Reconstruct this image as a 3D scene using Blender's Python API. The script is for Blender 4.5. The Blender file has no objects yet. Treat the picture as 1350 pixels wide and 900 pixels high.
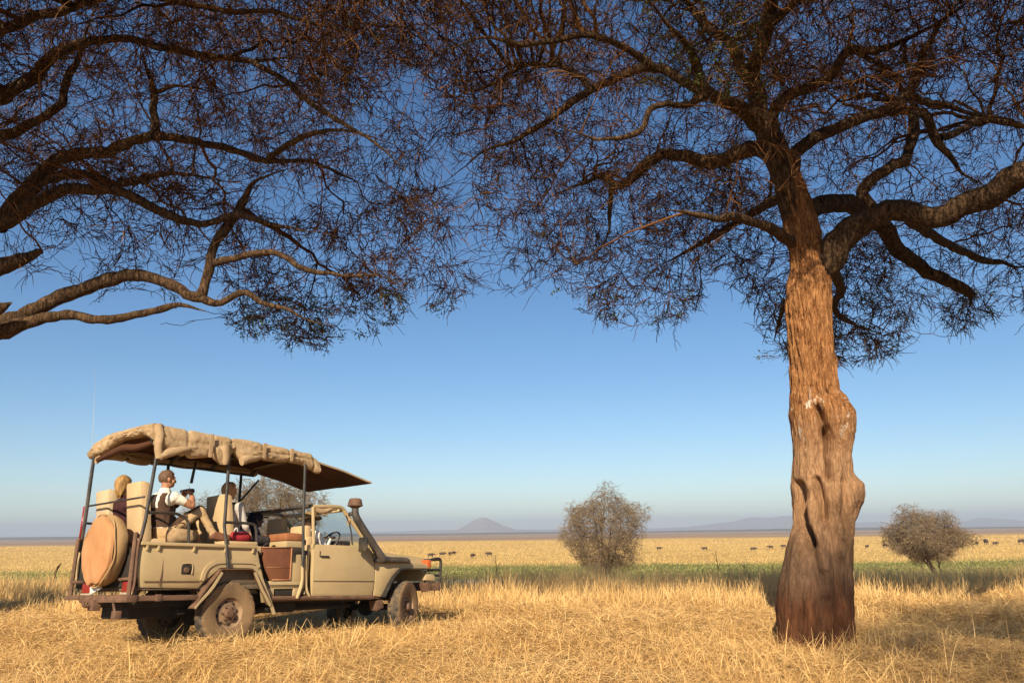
import bpy, bmesh, math, random
import numpy as np
from mathutils import Vector, Matrix, noise as mnoise, kdtree
random.seed(7); RNG = np.random.default_rng(11)
SC = bpy.context.scene; COL = SC.collection
# ---------------------------------------------------------------- camera
W0, H0, F0 = 1350., 900., 1050.           # photograph size and focal length in its pixels
EYE = 1.45
PITCH = math.atan(252.5/F0); ROLL = math.radians(.68)
_f = np.array([0, math.cos(PITCH), math.sin(PITCH)]); _r0 = np.array([1., 0, 0]); _u0 = np.cross(_r0, _f)
CR = math.cos(ROLL)*_r0 - math.sin(ROLL)*_u0; CU = math.cos(ROLL)*_u0 + math.sin(ROLL)*_r0; CF = _f
cam_d = bpy.data.cameras.new('camera'); cam = bpy.data.objects.new('camera', cam_d); COL.objects.link(cam)
cam_d.sensor_fit = 'HORIZONTAL'; cam_d.sensor_width = 36; cam_d.lens = F0/W0*36
cam_d.clip_start = .05; cam_d.clip_end = 30000
cam.matrix_world = Matrix(((CR[0], CU[0], -CF[0], 0), (CR[1], CU[1], -CF[1], 0), (CR[2], CU[2], -CF[2], EYE), (0, 0, 0, 1)))
SC.camera = cam
# ---------------------------------------------------------------- sky, sun, exposure
SUN_EL, SUN_AZ = math.radians(31), math.radians(11)     # light travels towards azimuth 11 deg (clockwise from +Y)
wd = bpy.data.worlds.new('World'); SC.world = wd; wd.use_nodes = True
nt = wd.node_tree; nt.nodes.clear()
sky = nt.nodes.new('ShaderNodeTexSky'); sky.sky_type = 'NISHITA'; sky.sun_disc = False
sky.sun_elevation = SUN_EL; sky.sun_rotation = math.pi + SUN_AZ
sky.altitude = 1100; sky.air_density = 1.0; sky.dust_density = .6; sky.ozone_density = 2.2
bg = nt.nodes.new('ShaderNodeBackground'); bg.inputs[1].default_value = .080
hs = nt.nodes.new('ShaderNodeHueSaturation'); hs.inputs['Saturation'].default_value = 1.22
wo = nt.nodes.new('ShaderNodeOutputWorld')
nt.links.new(sky.outputs[0], hs.inputs['Color']); nt.links.new(hs.outputs[0], bg.inputs[0]); nt.links.new(bg.outputs[0], wo.inputs[0])
sl = bpy.data.lights.new('sun', 'SUN'); sl.energy = 5.0; sl.angle = math.radians(.5); sl.color = (1, .83, .60)
so = bpy.data.objects.new('sun', sl); COL.objects.link(so)
so.rotation_euler = Vector((math.sin(SUN_AZ)*math.cos(SUN_EL), math.cos(SUN_AZ)*math.cos(SUN_EL), -math.sin(SUN_EL))).to_track_quat('-Z', 'Y').to_euler()
vs = SC.view_settings; SC.display_settings.display_device = 'sRGB'
vs.view_transform = 'Standard'; vs.look = 'None'; vs.exposure = .60; vs.gamma = 1; vs.use_curve_mapping = False
SC.cycles.max_bounces = 6; SC.cycles.volume_bounces = 0; SC.cycles.transparent_max_bounces = 8
# ---------------------------------------------------------------- helpers
def ray(px, py): return CF + CR*((px-W0/2)/F0) - CU*((py-H0/2)/F0)
def at(px, py, Y):
    d = ray(px, py); return np.array([0, 0, EYE]) + d*(Y/d[1])
def proj(P):
    P = np.asarray(P, float); v = P - np.array([0, 0, EYE]); z = v@CF
    zz = np.where(np.abs(z) < 1e-3, 1e-3, z)
    return W0/2 + F0*(v@CR)/zz, H0/2 - F0*(v@CU)/zz, z
def ground_at(px, py, z):
    d = ray(px, py); t = (z-EYE)/d[2]; return np.array([0, 0, EYE]) + d*t
def tag(o, label=None, cat=None, group=None, kind=None):
    if label: o['label'] = label
    if cat: o['category'] = cat
    if group: o['group'] = group
    if kind: o['kind'] = kind
    return o
def empty(name, loc=(0, 0, 0), rz=0, M=None):
    o = bpy.data.objects.new(name, None); COL.objects.link(o); o.empty_display_size = .3
    if M is not None: o.matrix_world = M
    else: o.location = loc; o.rotation_euler = (0, 0, rz)
    return o
def link_mesh(name, me, mats, parent=None, smooth=False):
    o = bpy.data.objects.new(name, me); COL.objects.link(o)
    for m in (mats if isinstance(mats, (list, tuple)) else [mats]): me.materials.append(m)
    if parent is not None: o.parent = parent
    if smooth: me.polygons.foreach_set('use_smooth', np.ones(len(me.polygons), bool))
    return o
def np_mesh(name, V, Q, mats, parent=None, smooth=False, attr=None, matidx=None):
    """V (n,3), Q (m,k) uniform faces"""
    me = bpy.data.meshes.new(name); V = np.ascontiguousarray(V, np.float32); Q = np.ascontiguousarray(Q, np.int32)
    n, m, k = len(V), len(Q), Q.shape[1]
    me.vertices.add(n); me.vertices.foreach_set('co', V.ravel())
    me.loops.add(m*k); me.loops.foreach_set('vertex_index', Q.ravel())
    me.polygons.add(m); me.polygons.foreach_set('loop_start', np.arange(0, m*k, k, dtype=np.int32))
    me.update(calc_edges=True)
    if attr is not None:
        for an, av in attr.items():
            a = me.attributes.new(an, 'FLOAT', 'POINT'); a.data.foreach_set('value', np.ascontiguousarray(av, np.float32))
    if matidx is not None: me.polygons.foreach_set('material_index', np.ascontiguousarray(matidx, np.int32))
    return link_mesh(name, me, mats, parent, smooth)
def tubes(P, R, k=3, close=False):
    """P (B,n,3), R (B,n) -> verts, quads"""
    B, n, _ = P.shape
    T = np.gradient(P, axis=1); T /= np.linalg.norm(T, axis=2, keepdims=True)+1e-9
    ref = np.where(np.abs(T[..., 2:3]) > .9, np.array([1., 0, 0]), np.array([0, 0, 1.]))
    A = np.cross(T, ref); A /= np.linalg.norm(A, axis=2, keepdims=True)+1e-9
    for i in range(1, n):                       # carry the frame along so that the tube never twists
        a = A[:, i-1]-(A[:, i-1]*T[:, i]).sum(1, keepdims=True)*T[:, i]; A[:, i] = a/(np.linalg.norm(a, axis=1, keepdims=True)+1e-9)
    Bn = np.cross(T, A)
    th = np.arange(k)*2*np.pi/k
    V = P[:, :, None, :] + R[:, :, None, None]*(np.cos(th)[None, None, :, None]*A[:, :, None, :] + np.sin(th)[None, None, :, None]*Bn[:, :, None, :])
    i = np.arange(B*n*k).reshape(B, n, k); a = i[:, :-1, :]; b = i[:, 1:, :]
    Q = np.stack([a, np.roll(a, -1, 2), np.roll(b, -1, 2), b], -1).reshape(-1, 4)
    return V.reshape(-1, 3), Q
class Bag:
    def __init__(s): s.V = []; s.Q = []; s.n = 0; s.A = []
    def add(s, V, Q, a=0.):
        s.V.append(V); s.Q.append(Q+s.n); s.n += len(V); s.A.append(np.full(len(V), a) if np.isscalar(a) else a)
    def out(s): return np.concatenate(s.V), np.concatenate(s.Q), np.concatenate(s.A)
def smooth_path(pts, n):
    """Catmull-Rom resample of (m,d) points into n"""
    p = np.asarray(pts, float); m = len(p)
    if m == 2: t = np.linspace(0, 1, n)[:, None]; return p[0]*(1-t)+p[1]*t
    q = np.vstack([2*p[0]-p[1], p, 2*p[-1]-p[-2]]); out = []
    for u in np.linspace(0, m-1-1e-6, n):
        i = int(u); t = u-i; a, b, c, d = q[i:i+4]
        out.append(.5*((2*b)+(c-a)*t+(2*a-5*b+4*c-d)*t*t+(3*b-a-3*c+d)*t**3))
    return np.array(out)
class MB:
    """collects shapes into one mesh object"""
    def __init__(s): s.bm = bmesh.new()
    def box(s, x0, x1, y0, y1, z0, z1, bev=.006, M=None):
        r = bmesh.ops.create_cube(s.bm, size=1); vs = r['verts']
        for v in vs: v.co = Vector(((x0+x1)/2+v.co.x*(x1-x0), (y0+y1)/2+v.co.y*(y1-y0), (z0+z1)/2+v.co.z*(z1-z0)))
        if bev:
            es = list({e for v in vs for e in v.link_edges})
            r2 = bmesh.ops.bevel(s.bm, geom=es, offset=bev, segments=2, affect='EDGES', profile=.6); vs = list({v for f in r2['faces'] for v in f.verts} | {v for v in vs if v.is_valid})
        if M is not None: bmesh.ops.transform(s.bm, matrix=M, verts=vs)
        return s
    def prism(s, pts, a0, a1, axis='y', bev=.006, cuts=(), fn=None):
        """outline in the two other axes, extruded along axis; cuts bisect in z; fn maps a vertex"""
        bm = bmesh.new(); vs = []
        for p, q in pts:
            co = {'y': (p, a0, q), 'x': (a0, p, q), 'z': (p, q, a0)}[axis]; vs.append(bm.verts.new(co))
        f = bm.faces.new(vs); d = {'y': (0, a1-a0, 0), 'x': (a1-a0, 0, 0), 'z': (0, 0, a1-a0)}[axis]
        r = bmesh.ops.extrude_face_region(bm, geom=[f]); bmesh.ops.translate(bm, vec=d, verts=[v for v in r['geom'] if isinstance(v, bmesh.types.BMVert)])
        bmesh.ops.recalc_face_normals(bm, faces=bm.faces)
        if bev:
            es = [e for e in bm.edges if len(e.link_faces) == 2 and e.calc_face_angle(0) > .5]
            bmesh.ops.bevel(bm, geom=es, offset=bev, segments=2, affect='EDGES', profile=.6)
        for c, no in cuts:
            bmesh.ops.bisect_plane(bm, geom=list(bm.verts)+list(bm.edges)+list(bm.faces), plane_co=c, plane_no=no)
        if fn:
            for v in bm.verts: v.co = fn(v.co)
        me = bpy.data.meshes.new('t'); bm.to_mesh(me); bm.free(); s.bm.from_mesh(me); bpy.data.meshes.remove(me); return s
    def grid(s, V, Q):
        base = [s.bm.verts.new(v) for v in V]
        for q in Q:
            try: s.bm.faces.new([base[i] for i in q])
            except ValueError: pass
        return s
    def tube(s, pts, r, k=8, n=None, cap=True):
        p = np.asarray(pts, float); rr = np.full(len(p), r) if np.isscalar(r) else np.asarray(r, float)
        if n: pr = smooth_path(np.hstack([p, rr[:, None]]), n); p, rr = pr[:, :3], pr[:, 3]
        V, Q = tubes(p[None], rr[None], k); m = len(p)
        base = [s.bm.verts.new(v) for v in V]
        for q in Q: s.bm.faces.new([base[i] for i in q])
        if cap: s.bm.faces.new(base[:k][::-1]); s.bm.faces.new(base[-k:])
        return s
    def sweep_rect(s, path, y0, y1, t, n=None):
        """strip of thickness t along an xz path, spanning y0..y1"""
        p = np.asarray(path, float)
        if n: p = smooth_path(p, n)
        d = np.gradient(p, axis=0); d /= np.linalg.norm(d, axis=1, keepdims=True); nrm = np.stack([-d[:, 1], d[:, 0]], 1)
        rings = []
        for a, b in zip(p, nrm):
            rings.append([(a[0], y0, a[1]), (a[0], y1, a[1]), (a[0]+b[0]*t, y1, a[1]+b[1]*t), (a[0]+b[0]*t, y0, a[1]+b[1]*t)])
        return s.loft(rings)
    def loft(s, rings, cap=True, closed=True):
        R = [[s.bm.verts.new(v) for v in r] for r in rings]; k = len(R[0])
        for a, b in zip(R[:-1], R[1:]):
            for i in range(k if closed else k-1): s.bm.faces.new([a[i], a[(i+1) % k], b[(i+1) % k], b[i]])
        if cap and closed: s.bm.faces.new(R[0][::-1]); s.bm.faces.new(R[-1])
        return s
    def lathe(s, prof, c, axis, k=32, start=0, span=2*math.pi, cap=True):
        """prof (radius, offset along axis)"""
        ax = Vector(axis).normalized(); u = ax.orthogonal().normalized(); w = ax.cross(u); c = Vector(c)
        rings = [[c+ax*h+(u*math.cos(start+span*i/k)+w*math.sin(start+span*i/k))*r for i in range(k)] for r, h in prof]
        return s.loft(rings, cap=cap)
    def ball(s, c, r, sc=(1, 1, 1), seg=16, M=None):
        v = bmesh.ops.create_uvsphere(s.bm, u_segments=seg, v_segments=seg//2+2, radius=r)['verts']
        for q in v: q.co = Vector((q.co.x*sc[0], q.co.y*sc[1], q.co.z*sc[2]))
        if M is not None: bmesh.ops.transform(s.bm, matrix=M, verts=v)
        bmesh.ops.translate(s.bm, vec=c, verts=v); return s
    def jitter(s, amp, scale, seed=0.):
        for v in s.bm.verts: v.co += mnoise.noise_vector(v.co*scale+Vector((seed, seed*.7, 3)))*amp
        return s
    def build(s, name, mats, parent=None, smooth=True, angle=.6):
        bmesh.ops.recalc_face_normals(s.bm, faces=s.bm.faces)
        for e in s.bm.edges: e.smooth = not (len(e.link_faces) == 2 and e.calc_face_angle(0) > angle)
        me = bpy.data.meshes.new(name); s.bm.to_mesh(me); s.bm.free()
        return link_mesh(name, me, mats, parent, smooth)
# ---------------------------------------------------------------- materials
def mat(name, base, rough=.7, var=.0, vscale=8, base2=None, bump=0., bscale=40, metal=0., spec=None, stretch=None, dust=None, attr=None, coord='Object', detail=6):
    """procedural surface: base colour varied towards base2 by noise, bump, optional dust that settles by noise"""
    m = bpy.data.materials.new(name); m.use_nodes = True; t = m.node_tree; N = t.nodes; L = t.links; b = N['Principled BSDF']
    b.inputs['Roughness'].default_value = rough; b.inputs['Metallic'].default_value = metal
    if spec is not None: b.inputs['Specular IOR Level'].default_value = spec
    tc = N.new('ShaderNodeTexCoord'); src = tc.outputs[coord]
    if stretch:
        mp = N.new('ShaderNodeMapping'); mp.inputs['Scale'].default_value = stretch; L.new(src, mp.inputs[0]); src = mp.outputs[0]
    def noise(sc, d=detail, rg=.6):
        n = N.new('ShaderNodeTexNoise'); n.inputs['Scale'].default_value = sc; n.inputs['Detail'].default_value = d; n.inputs['Roughness'].default_value = rg; L.new(src, n.inputs['Vector']); return n.outputs['Fac']
    def ramp(f, a, c0, z, c1):
        r = N.new('ShaderNodeValToRGB'); r.color_ramp.elements[0].position = a; r.color_ramp.elements[1].position = z
        r.color_ramp.elements[0].color = (*c0, 1); r.color_ramp.elements[1].color = (*c1, 1); L.new(f, r.inputs[0]); return r.outputs[0]
    if base2 is None: base2 = tuple(c*(1-var) for c in base); base = tuple(min(1, c*(1+var*.6)) for c in base)
    col = ramp(noise(vscale), .33, base2, .68, base)
    if attr:
        a = N.new('ShaderNodeAttribute'); a.attribute_name = attr[0]; c2 = ramp(a.outputs['Fac'], 0, attr[1], 1, attr[2])
        mx = N.new('ShaderNodeMix'); mx.data_type = 'RGBA'; mx.inputs[0].default_value = attr[3]; L.new(col, mx.inputs[6]); L.new(c2, mx.inputs[7]); col = mx.outputs[2]
    if dust:
        f = ramp(noise(dust[1]), .42, (0, 0, 0), .7, (1, 1, 1)); k = N.new('ShaderNodeMath'); k.operation = 'MULTIPLY'; k.inputs[1].default_value = dust[2]; L.new(f, k.inputs[0])
        mx = N.new('ShaderNodeMix'); mx.data_type = 'RGBA'; L.new(k.outputs[0], mx.inputs[0]); L.new(col, mx.inputs[6]); mx.inputs[7].default_value = (*dust[0], 1); col = mx.outputs[2]
    L.new(col, b.inputs['Base Color'])
    if bump:
        bp = N.new('ShaderNodeBump'); bp.inputs['Strength'].default_value = bump; bp.inputs['Distance'].default_value = .02; L.new(noise(bscale), bp.inputs['Height']); L.new(bp.outputs[0], b.inputs['Normal'])
    return m
DUST = (.42, .30, .17)
# ================================================================= truck pose (needed by the ground too)
T_LOC = np.array([-4.355, 11.356, .045]); _y, _p, _rl = math.radians(38.66), math.radians(2.75), math.radians(2.68)
T_F = np.array([math.sin(_y)*math.cos(_p), math.cos(_y)*math.cos(_p), -math.sin(_p)])
_l0 = np.array([-math.cos(_y), math.sin(_y), 0]); _uu = np.cross(T_F, _l0)
T_L = _l0*math.cos(_rl) - _uu*math.sin(_rl); T_U = np.cross(T_F, T_L)
T_MAT = Matrix(((T_F[0], T_L[0], T_U[0], T_LOC[0]), (T_F[1], T_L[1], T_U[1], T_LOC[1]), (T_F[2], T_L[2], T_U[2], T_LOC[2]), (0, 0, 0, 1)))
def tw(p): return T_LOC + p[0]*T_F + p[1]*T_L + p[2]*T_U
# ================================================================= ground
LOW = -3.2
def gedge(x): return 20.3 + .7*np.sin(x*.31+1) + .4*np.sin(x*.83) + .012*np.abs(x)
def gz(x, y):
    x = np.asarray(x, float); y = np.asarray(y, float)
    t = np.clip((y-gedge(x))/38., 0, 1); s = t*t*(3-2*t)
    near = .045*np.sin(.7*x+1)*np.sin(.55*y+.4) + .03*np.sin(1.7*x+.5*y) + .018*np.sin(3.1*x-1.3*y)
    far = .12*np.sin(.05*x+.02*y)*np.clip((y-60)/60, 0, 1) + np.clip((y-150)/2500, 0, 1)*1.2
    z = near*(1-s) + LOW*s + far
    c = T_LOC + 1.6*T_F; d = np.hypot(x-c[0], y-c[1]); w = np.exp(-(d/3.1)**4)
    pl = T_LOC[2] - (T_U[0]*(x-T_LOC[0]) + T_U[1]*(y-T_LOC[1]))/T_U[2]
    return z*(1-w) + (pl+.02*np.sin(5*x)*np.sin(4*y))*w
def make_ground():
    def axis(lo, hi, fine, n):
        a = [0.]; st = fine
        while a[-1] < hi: a.append(a[-1]+st); st *= 1.045 if a[-1] > 24 else 1.0
        return np.array(a)
    yp = axis(0, 9500, .35, 0); yn = -axis(0, 400, .9, 0)[1:][::-1]; ys = np.concatenate([yn, yp])
    xp = axis(0, 9500, .4, 0); xs = np.concatenate([-xp[1:][::-1], xp])
    X, Y = np.meshgrid(xs, ys); Z = gz(X, Y)
    ny, nx = X.shape; i = np.arange(ny*nx).reshape(ny, nx)
    Q = np.stack([i[:-1, :-1], i[:-1, 1:], i[1:, 1:], i[1:, :-1]], -1).reshape(-1, 4)
    m = bpy.data.materials.new('savanna_ground'); m.use_nodes = True; t = m.node_tree; N = t.nodes; L = t.links; b = N['Principled BSDF']
    b.inputs['Roughness'].default_value = 1; b.inputs['Specular IOR Level'].default_value = 0
    g = N.new('ShaderNodeNewGeometry'); sp = N.new('ShaderNodeSeparateXYZ'); L.new(g.outputs['Position'], sp.inputs[0])
    def nz(sc, st=(1, 1, 1), d=8):
        mp = N.new('ShaderNodeMapping'); mp.inputs['Scale'].default_value = st; L.new(g.outputs['Position'], mp.inputs[0])
        n = N.new('ShaderNodeTexNoise'); n.inputs['Scale'].default_value = sc; n.inputs['Detail'].default_value = d; n.inputs['Roughness'].default_value = .65; L.new(mp.outputs[0], n.inputs[0]); return n.outputs['Fac']
    def ramp(f, st):
        r = N.new('ShaderNodeValToRGB')
        while len(r.color_ramp.elements) < len(st): r.color_ramp.elements.new(.5)
        for e, (p, c) in zip(r.color_ramp.elements, st): e.position = p; e.color = (*c, 1)
        L.new(f, r.inputs[0]); return r.outputs[0]
    def mix(f, a, c):
        mx = N.new('ShaderNodeMix'); mx.data_type = 'RGBA'; L.new(f, mx.inputs[0]); L.new(a, mx.inputs[6]); L.new(c, mx.inputs[7]); return mx.outputs[2]
    def step(pos, soft, wob, sc):
        """1 beyond Y=pos, edge wandering by noise"""
        n = nz(sc); a = N.new('ShaderNodeMath'); a.operation = 'MULTIPLY_ADD'; a.inputs[1].default_value = wob; a.inputs[2].default_value = -wob/2; L.new(n, a.inputs[0])
        s = N.new('ShaderNodeMath'); s.operation = 'ADD'; L.new(sp.outputs['Y'], s.inputs[0]); L.new(a.outputs[0], s.inputs[1])
        r = N.new('ShaderNodeMapRange'); r.inputs[1].default_value = pos-soft; r.inputs[2].default_value = pos+soft; L.new(s.outputs[0], r.inputs[0]); return r.outputs[0]
    near = ramp(nz(3.5), [(.3, (.20, .115, .045)), (.5, (.36, .22, .085)), (.72, (.50, .33, .14))])
    green = ramp(nz(.12, (.5, 1, 1)), [(.3, (.13, .15, .045)), (.52, (.20, .20, .06)), (.75, (.36, .28, .10))])
    field = ramp(nz(.09, (.45, 1, 1)), [(.25, (.42, .27, .095)), (.5, (.56, .38, .14)), (.75, (.68, .48, .20))])
    far = ramp(nz(.004, (.25, 1, 1)), [(.3, (.24, .17, .13)), (.5, (.33, .235, .17)), (.62, (.48, .34, .20)), (.8, (.34, .24, .17))])
    c = mix(step(72, 6, 14, .05), near, green); c = mix(step(124, 9, 34, .03), c, field); c = mix(step(560, 60, 260, .006), c, far)
    L.new(c, b.inputs['Base Color'])
    bp = N.new('ShaderNodeBump'); bp.inputs['Strength'].default_value = .7; bp.inputs['Distance'].default_value = .08; L.new(nz(6), bp.inputs['Height']); L.new(bp.outputs[0], b.inputs['Normal'])
    tag(np_mesh('ground', np.stack([X, Y, Z], -1).reshape(-1, 3), Q, m, smooth=True), kind='structure')
make_ground()
def hash_noise(x, y, s=1.):
    return np.array([mnoise.noise(Vector((a*s, b*s, 1.7))) for a, b in zip(x, y)])
# ---- distant hills: real ridges 5 to 7 km away
def hills(name, D, prof, depth, matl, jag=.1, seed=0):
    """prof: photograph outline (px, height above the horizon in px); built as a solid ridge with slopes"""
    px = np.array([p[0] for p in prof], float); hp = np.array([p[1] for p in prof], float)
    u = np.linspace(px[0], px[-1], 160); h = np.interp(u, px, hp)
    X = (u-W0/2)/F0*D; nv = 40; v = np.linspace(-1, 1, nv); V = []
    for k, vv in enumerate(v):
        fall = 1-abs(vv)**.85
        for i in range(len(u)):
            n = mnoise.fractal(Vector((X[i]*.004+seed, vv*2.1, seed)), 1.0, 2.1, 5)
            hh = max(h[i], 0)*D/F0*fall*(1+jag*n*(1.2-fall)) ; V.append((X[i], D+depth*vv*.5, LOW-1+hh+(0 if fall < .02 else 4)))
    i = np.arange(nv*len(u)).reshape(nv, -1); Q = np.stack([i[:-1, :-1], i[:-1, 1:], i[1:, 1:], i[1:, :-1]], -1).reshape(-1, 4)
    tag(np_mesh(name, np.array(V), Q, matl, smooth=True), kind='structure')
m_hill = mat('hill_scrub', (.36, .29, .25), 1, base2=(.22, .18, .155), vscale=.02, spec=0, coord='Object')  # scrub colour lightened, part of the distance haze is put into it
hills('cone_hill', 5600, [(560, 0), (585, 3), (600, 5), (612, 11), (624, 18.5), (632, 21), (638, 21), (648, 17), (660, 11), (676, 5.5), (700, 3), (740, 0)], 900, m_hill, .12, 3)
hills('low_hills', 7000, [(-420, 2), (0, 4), (110, 2.5), (300, 3), (480, 4), (560, 5.5), (640, 6), (760, 4), (860, 4.5), (900, 6), (935, 10), (960, 12), (975, 17), (985, 18.5), (1000, 16), (1012, 18), (1028, 19), (1040, 17), (1060, 10), (1100, 8), (1130, 9.5), (1145, 9), (1180, 4), (1230, 3), (1255, 7), (1270, 13), (1278, 14), (1295, 11), (1310, 11.5), (1325, 8), (1360, 5), (1700, 4)], 1500, m_hill, .12, 9)
hills('tree_line_rise', 2600, [(-500, 3), (60, 3.2), (200, 2), (420, 3), (560, 1.5), (700, 2.0), (860, 1.2), (1000, 2.2), (1150, 2.6), (1240, 1.5), (1700, 1.5)], 300, mat('distant_scrub', (.17, .14, .10), 1, base2=(.10, .09, .07), vscale=.05, spec=0), .5, 5)
# haze: one even box of air round camera and scene
def make_haze():
    mb = MB(); mb.box(-9900, 9900, -420, 9900, LOW-6, 150, bev=0)
    m = bpy.data.materials.new('haze_air'); m.use_nodes = True; N = m.node_tree.nodes; N.clear()
    o = N.new('ShaderNodeOutputMaterial'); v = N.new('ShaderNodeVolumePrincipled'); v.inputs['Density'].default_value = .00023; v.inputs['Color'].default_value = (.64, .76, .94, 1); v.inputs['Anisotropy'].default_value = 0
    m.node_tree.links.new(v.outputs[0], o.inputs['Volume']); tag(mb.build('haze', m, smooth=False), kind='stuff')
make_haze()
# water in the river bed
mb = MB(); mb.loft([[(x, 74+2*math.sin(x*.1)+1.6*abs(math.sin(x*.23)), LOW+.16), (x, 82+1.5*math.sin(x*.17+2), LOW+.16)] for x in np.linspace(-16, 1, 30)], cap=False, closed=False)
tag(mb.build('river_water', mat('water', (.05, .06, .06), .08, .2)), kind='structure')
# ================================================================= grass
def blades(n, xy, h, lean, w, seg=3, zoff=0., tint=None, droop=.9):
    az = RNG.uniform(0, 2*np.pi, n); fa = RNG.uniform(0, np.pi, n)
    z0 = gz(xy[:, 0], xy[:, 1])+zoff; t = np.linspace(0, 1, seg+1)
    P = np.zeros((n, seg+1, 3)); P[:, 0] = np.c_[xy, z0]
    for j in range(seg):
        th = np.clip(lean*(1+droop*(t[j]+.5/seg)), 0, 1.62); dl = h/seg
        P[:, j+1] = P[:, j] + np.c_[np.sin(th)*np.cos(az), np.sin(th)*np.sin(az), np.cos(th)]*dl[:, None]
    wv = np.c_[np.cos(fa), np.sin(fa), RNG.uniform(-.3, .3, n)]*w[:, None]*.5
    tp = np.linspace(1, .25, seg+1)[None, :, None]
    V = np.stack([P-wv[:, None]*tp, P+wv[:, None]*tp], 2).reshape(-1, 3)
    i = np.arange(n*(seg+1)*2).reshape(n, seg+1, 2)
    Q = np.stack([i[:, :-1, 0], i[:, :-1, 1], i[:, 1:, 1], i[:, 1:, 0]], -1).reshape(-1, 4)
    a = RNG.random(n) if tint is None else tint
    return V, Q, np.repeat(a, (seg+1)*2)
def wedge(n, y0, y1, p=1.0, wide=.80):
    """points over the seen ground, denser near by power p"""
    u = RNG.random(n); y = (y0**(1-p+1e-6)+(y1**(1-p+1e-6)-y0**(1-p+1e-6))*u)**(1/(1-p+1e-6)) if p != 0 else y0+(y1-y0)*u
    return np.c_[RNG.uniform(-1, 1, n)*(y*wide+1.0), y]
def noise2(xy, s, seed=0.):
    x, y = xy[:, 0]*s+seed, xy[:, 1]*s+seed*1.3
    return (np.sin(x*1.3+1.7*np.sin(y*.9))+np.sin(y*1.7+1.3*np.sin(x*1.1+2))+np.sin((x+y)*2.3+1))/3
m_straw = mat('dry_straw', (.80, .485, .16), .75, base2=(.58, .325, .09), vscale=1.2, spec=.25, attr=('tint', (.40, .20, .05), (.97, .73, .36), .68))
def keep_off_trunk(xy, r=.62):
    d = np.hypot(xy[:, 0]-TRUNK_XY[0], xy[:, 1]-TRUNK_XY[1]); return d > r
TRUNK_XY = (4.13, 11.0)
def off_truck(xy, hmax=None):
    """blades right under the body stay short"""
    dx = xy[:, 0]-T_LOC[0]; dy = xy[:, 1]-T_LOC[1]; lx = dx*T_F[0]+dy*T_F[1]; ly = dx*T_L[0]+dy*T_L[1]
    return (lx > -1.45) & (lx < 4.0) & (np.abs(ly) < .92)
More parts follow.
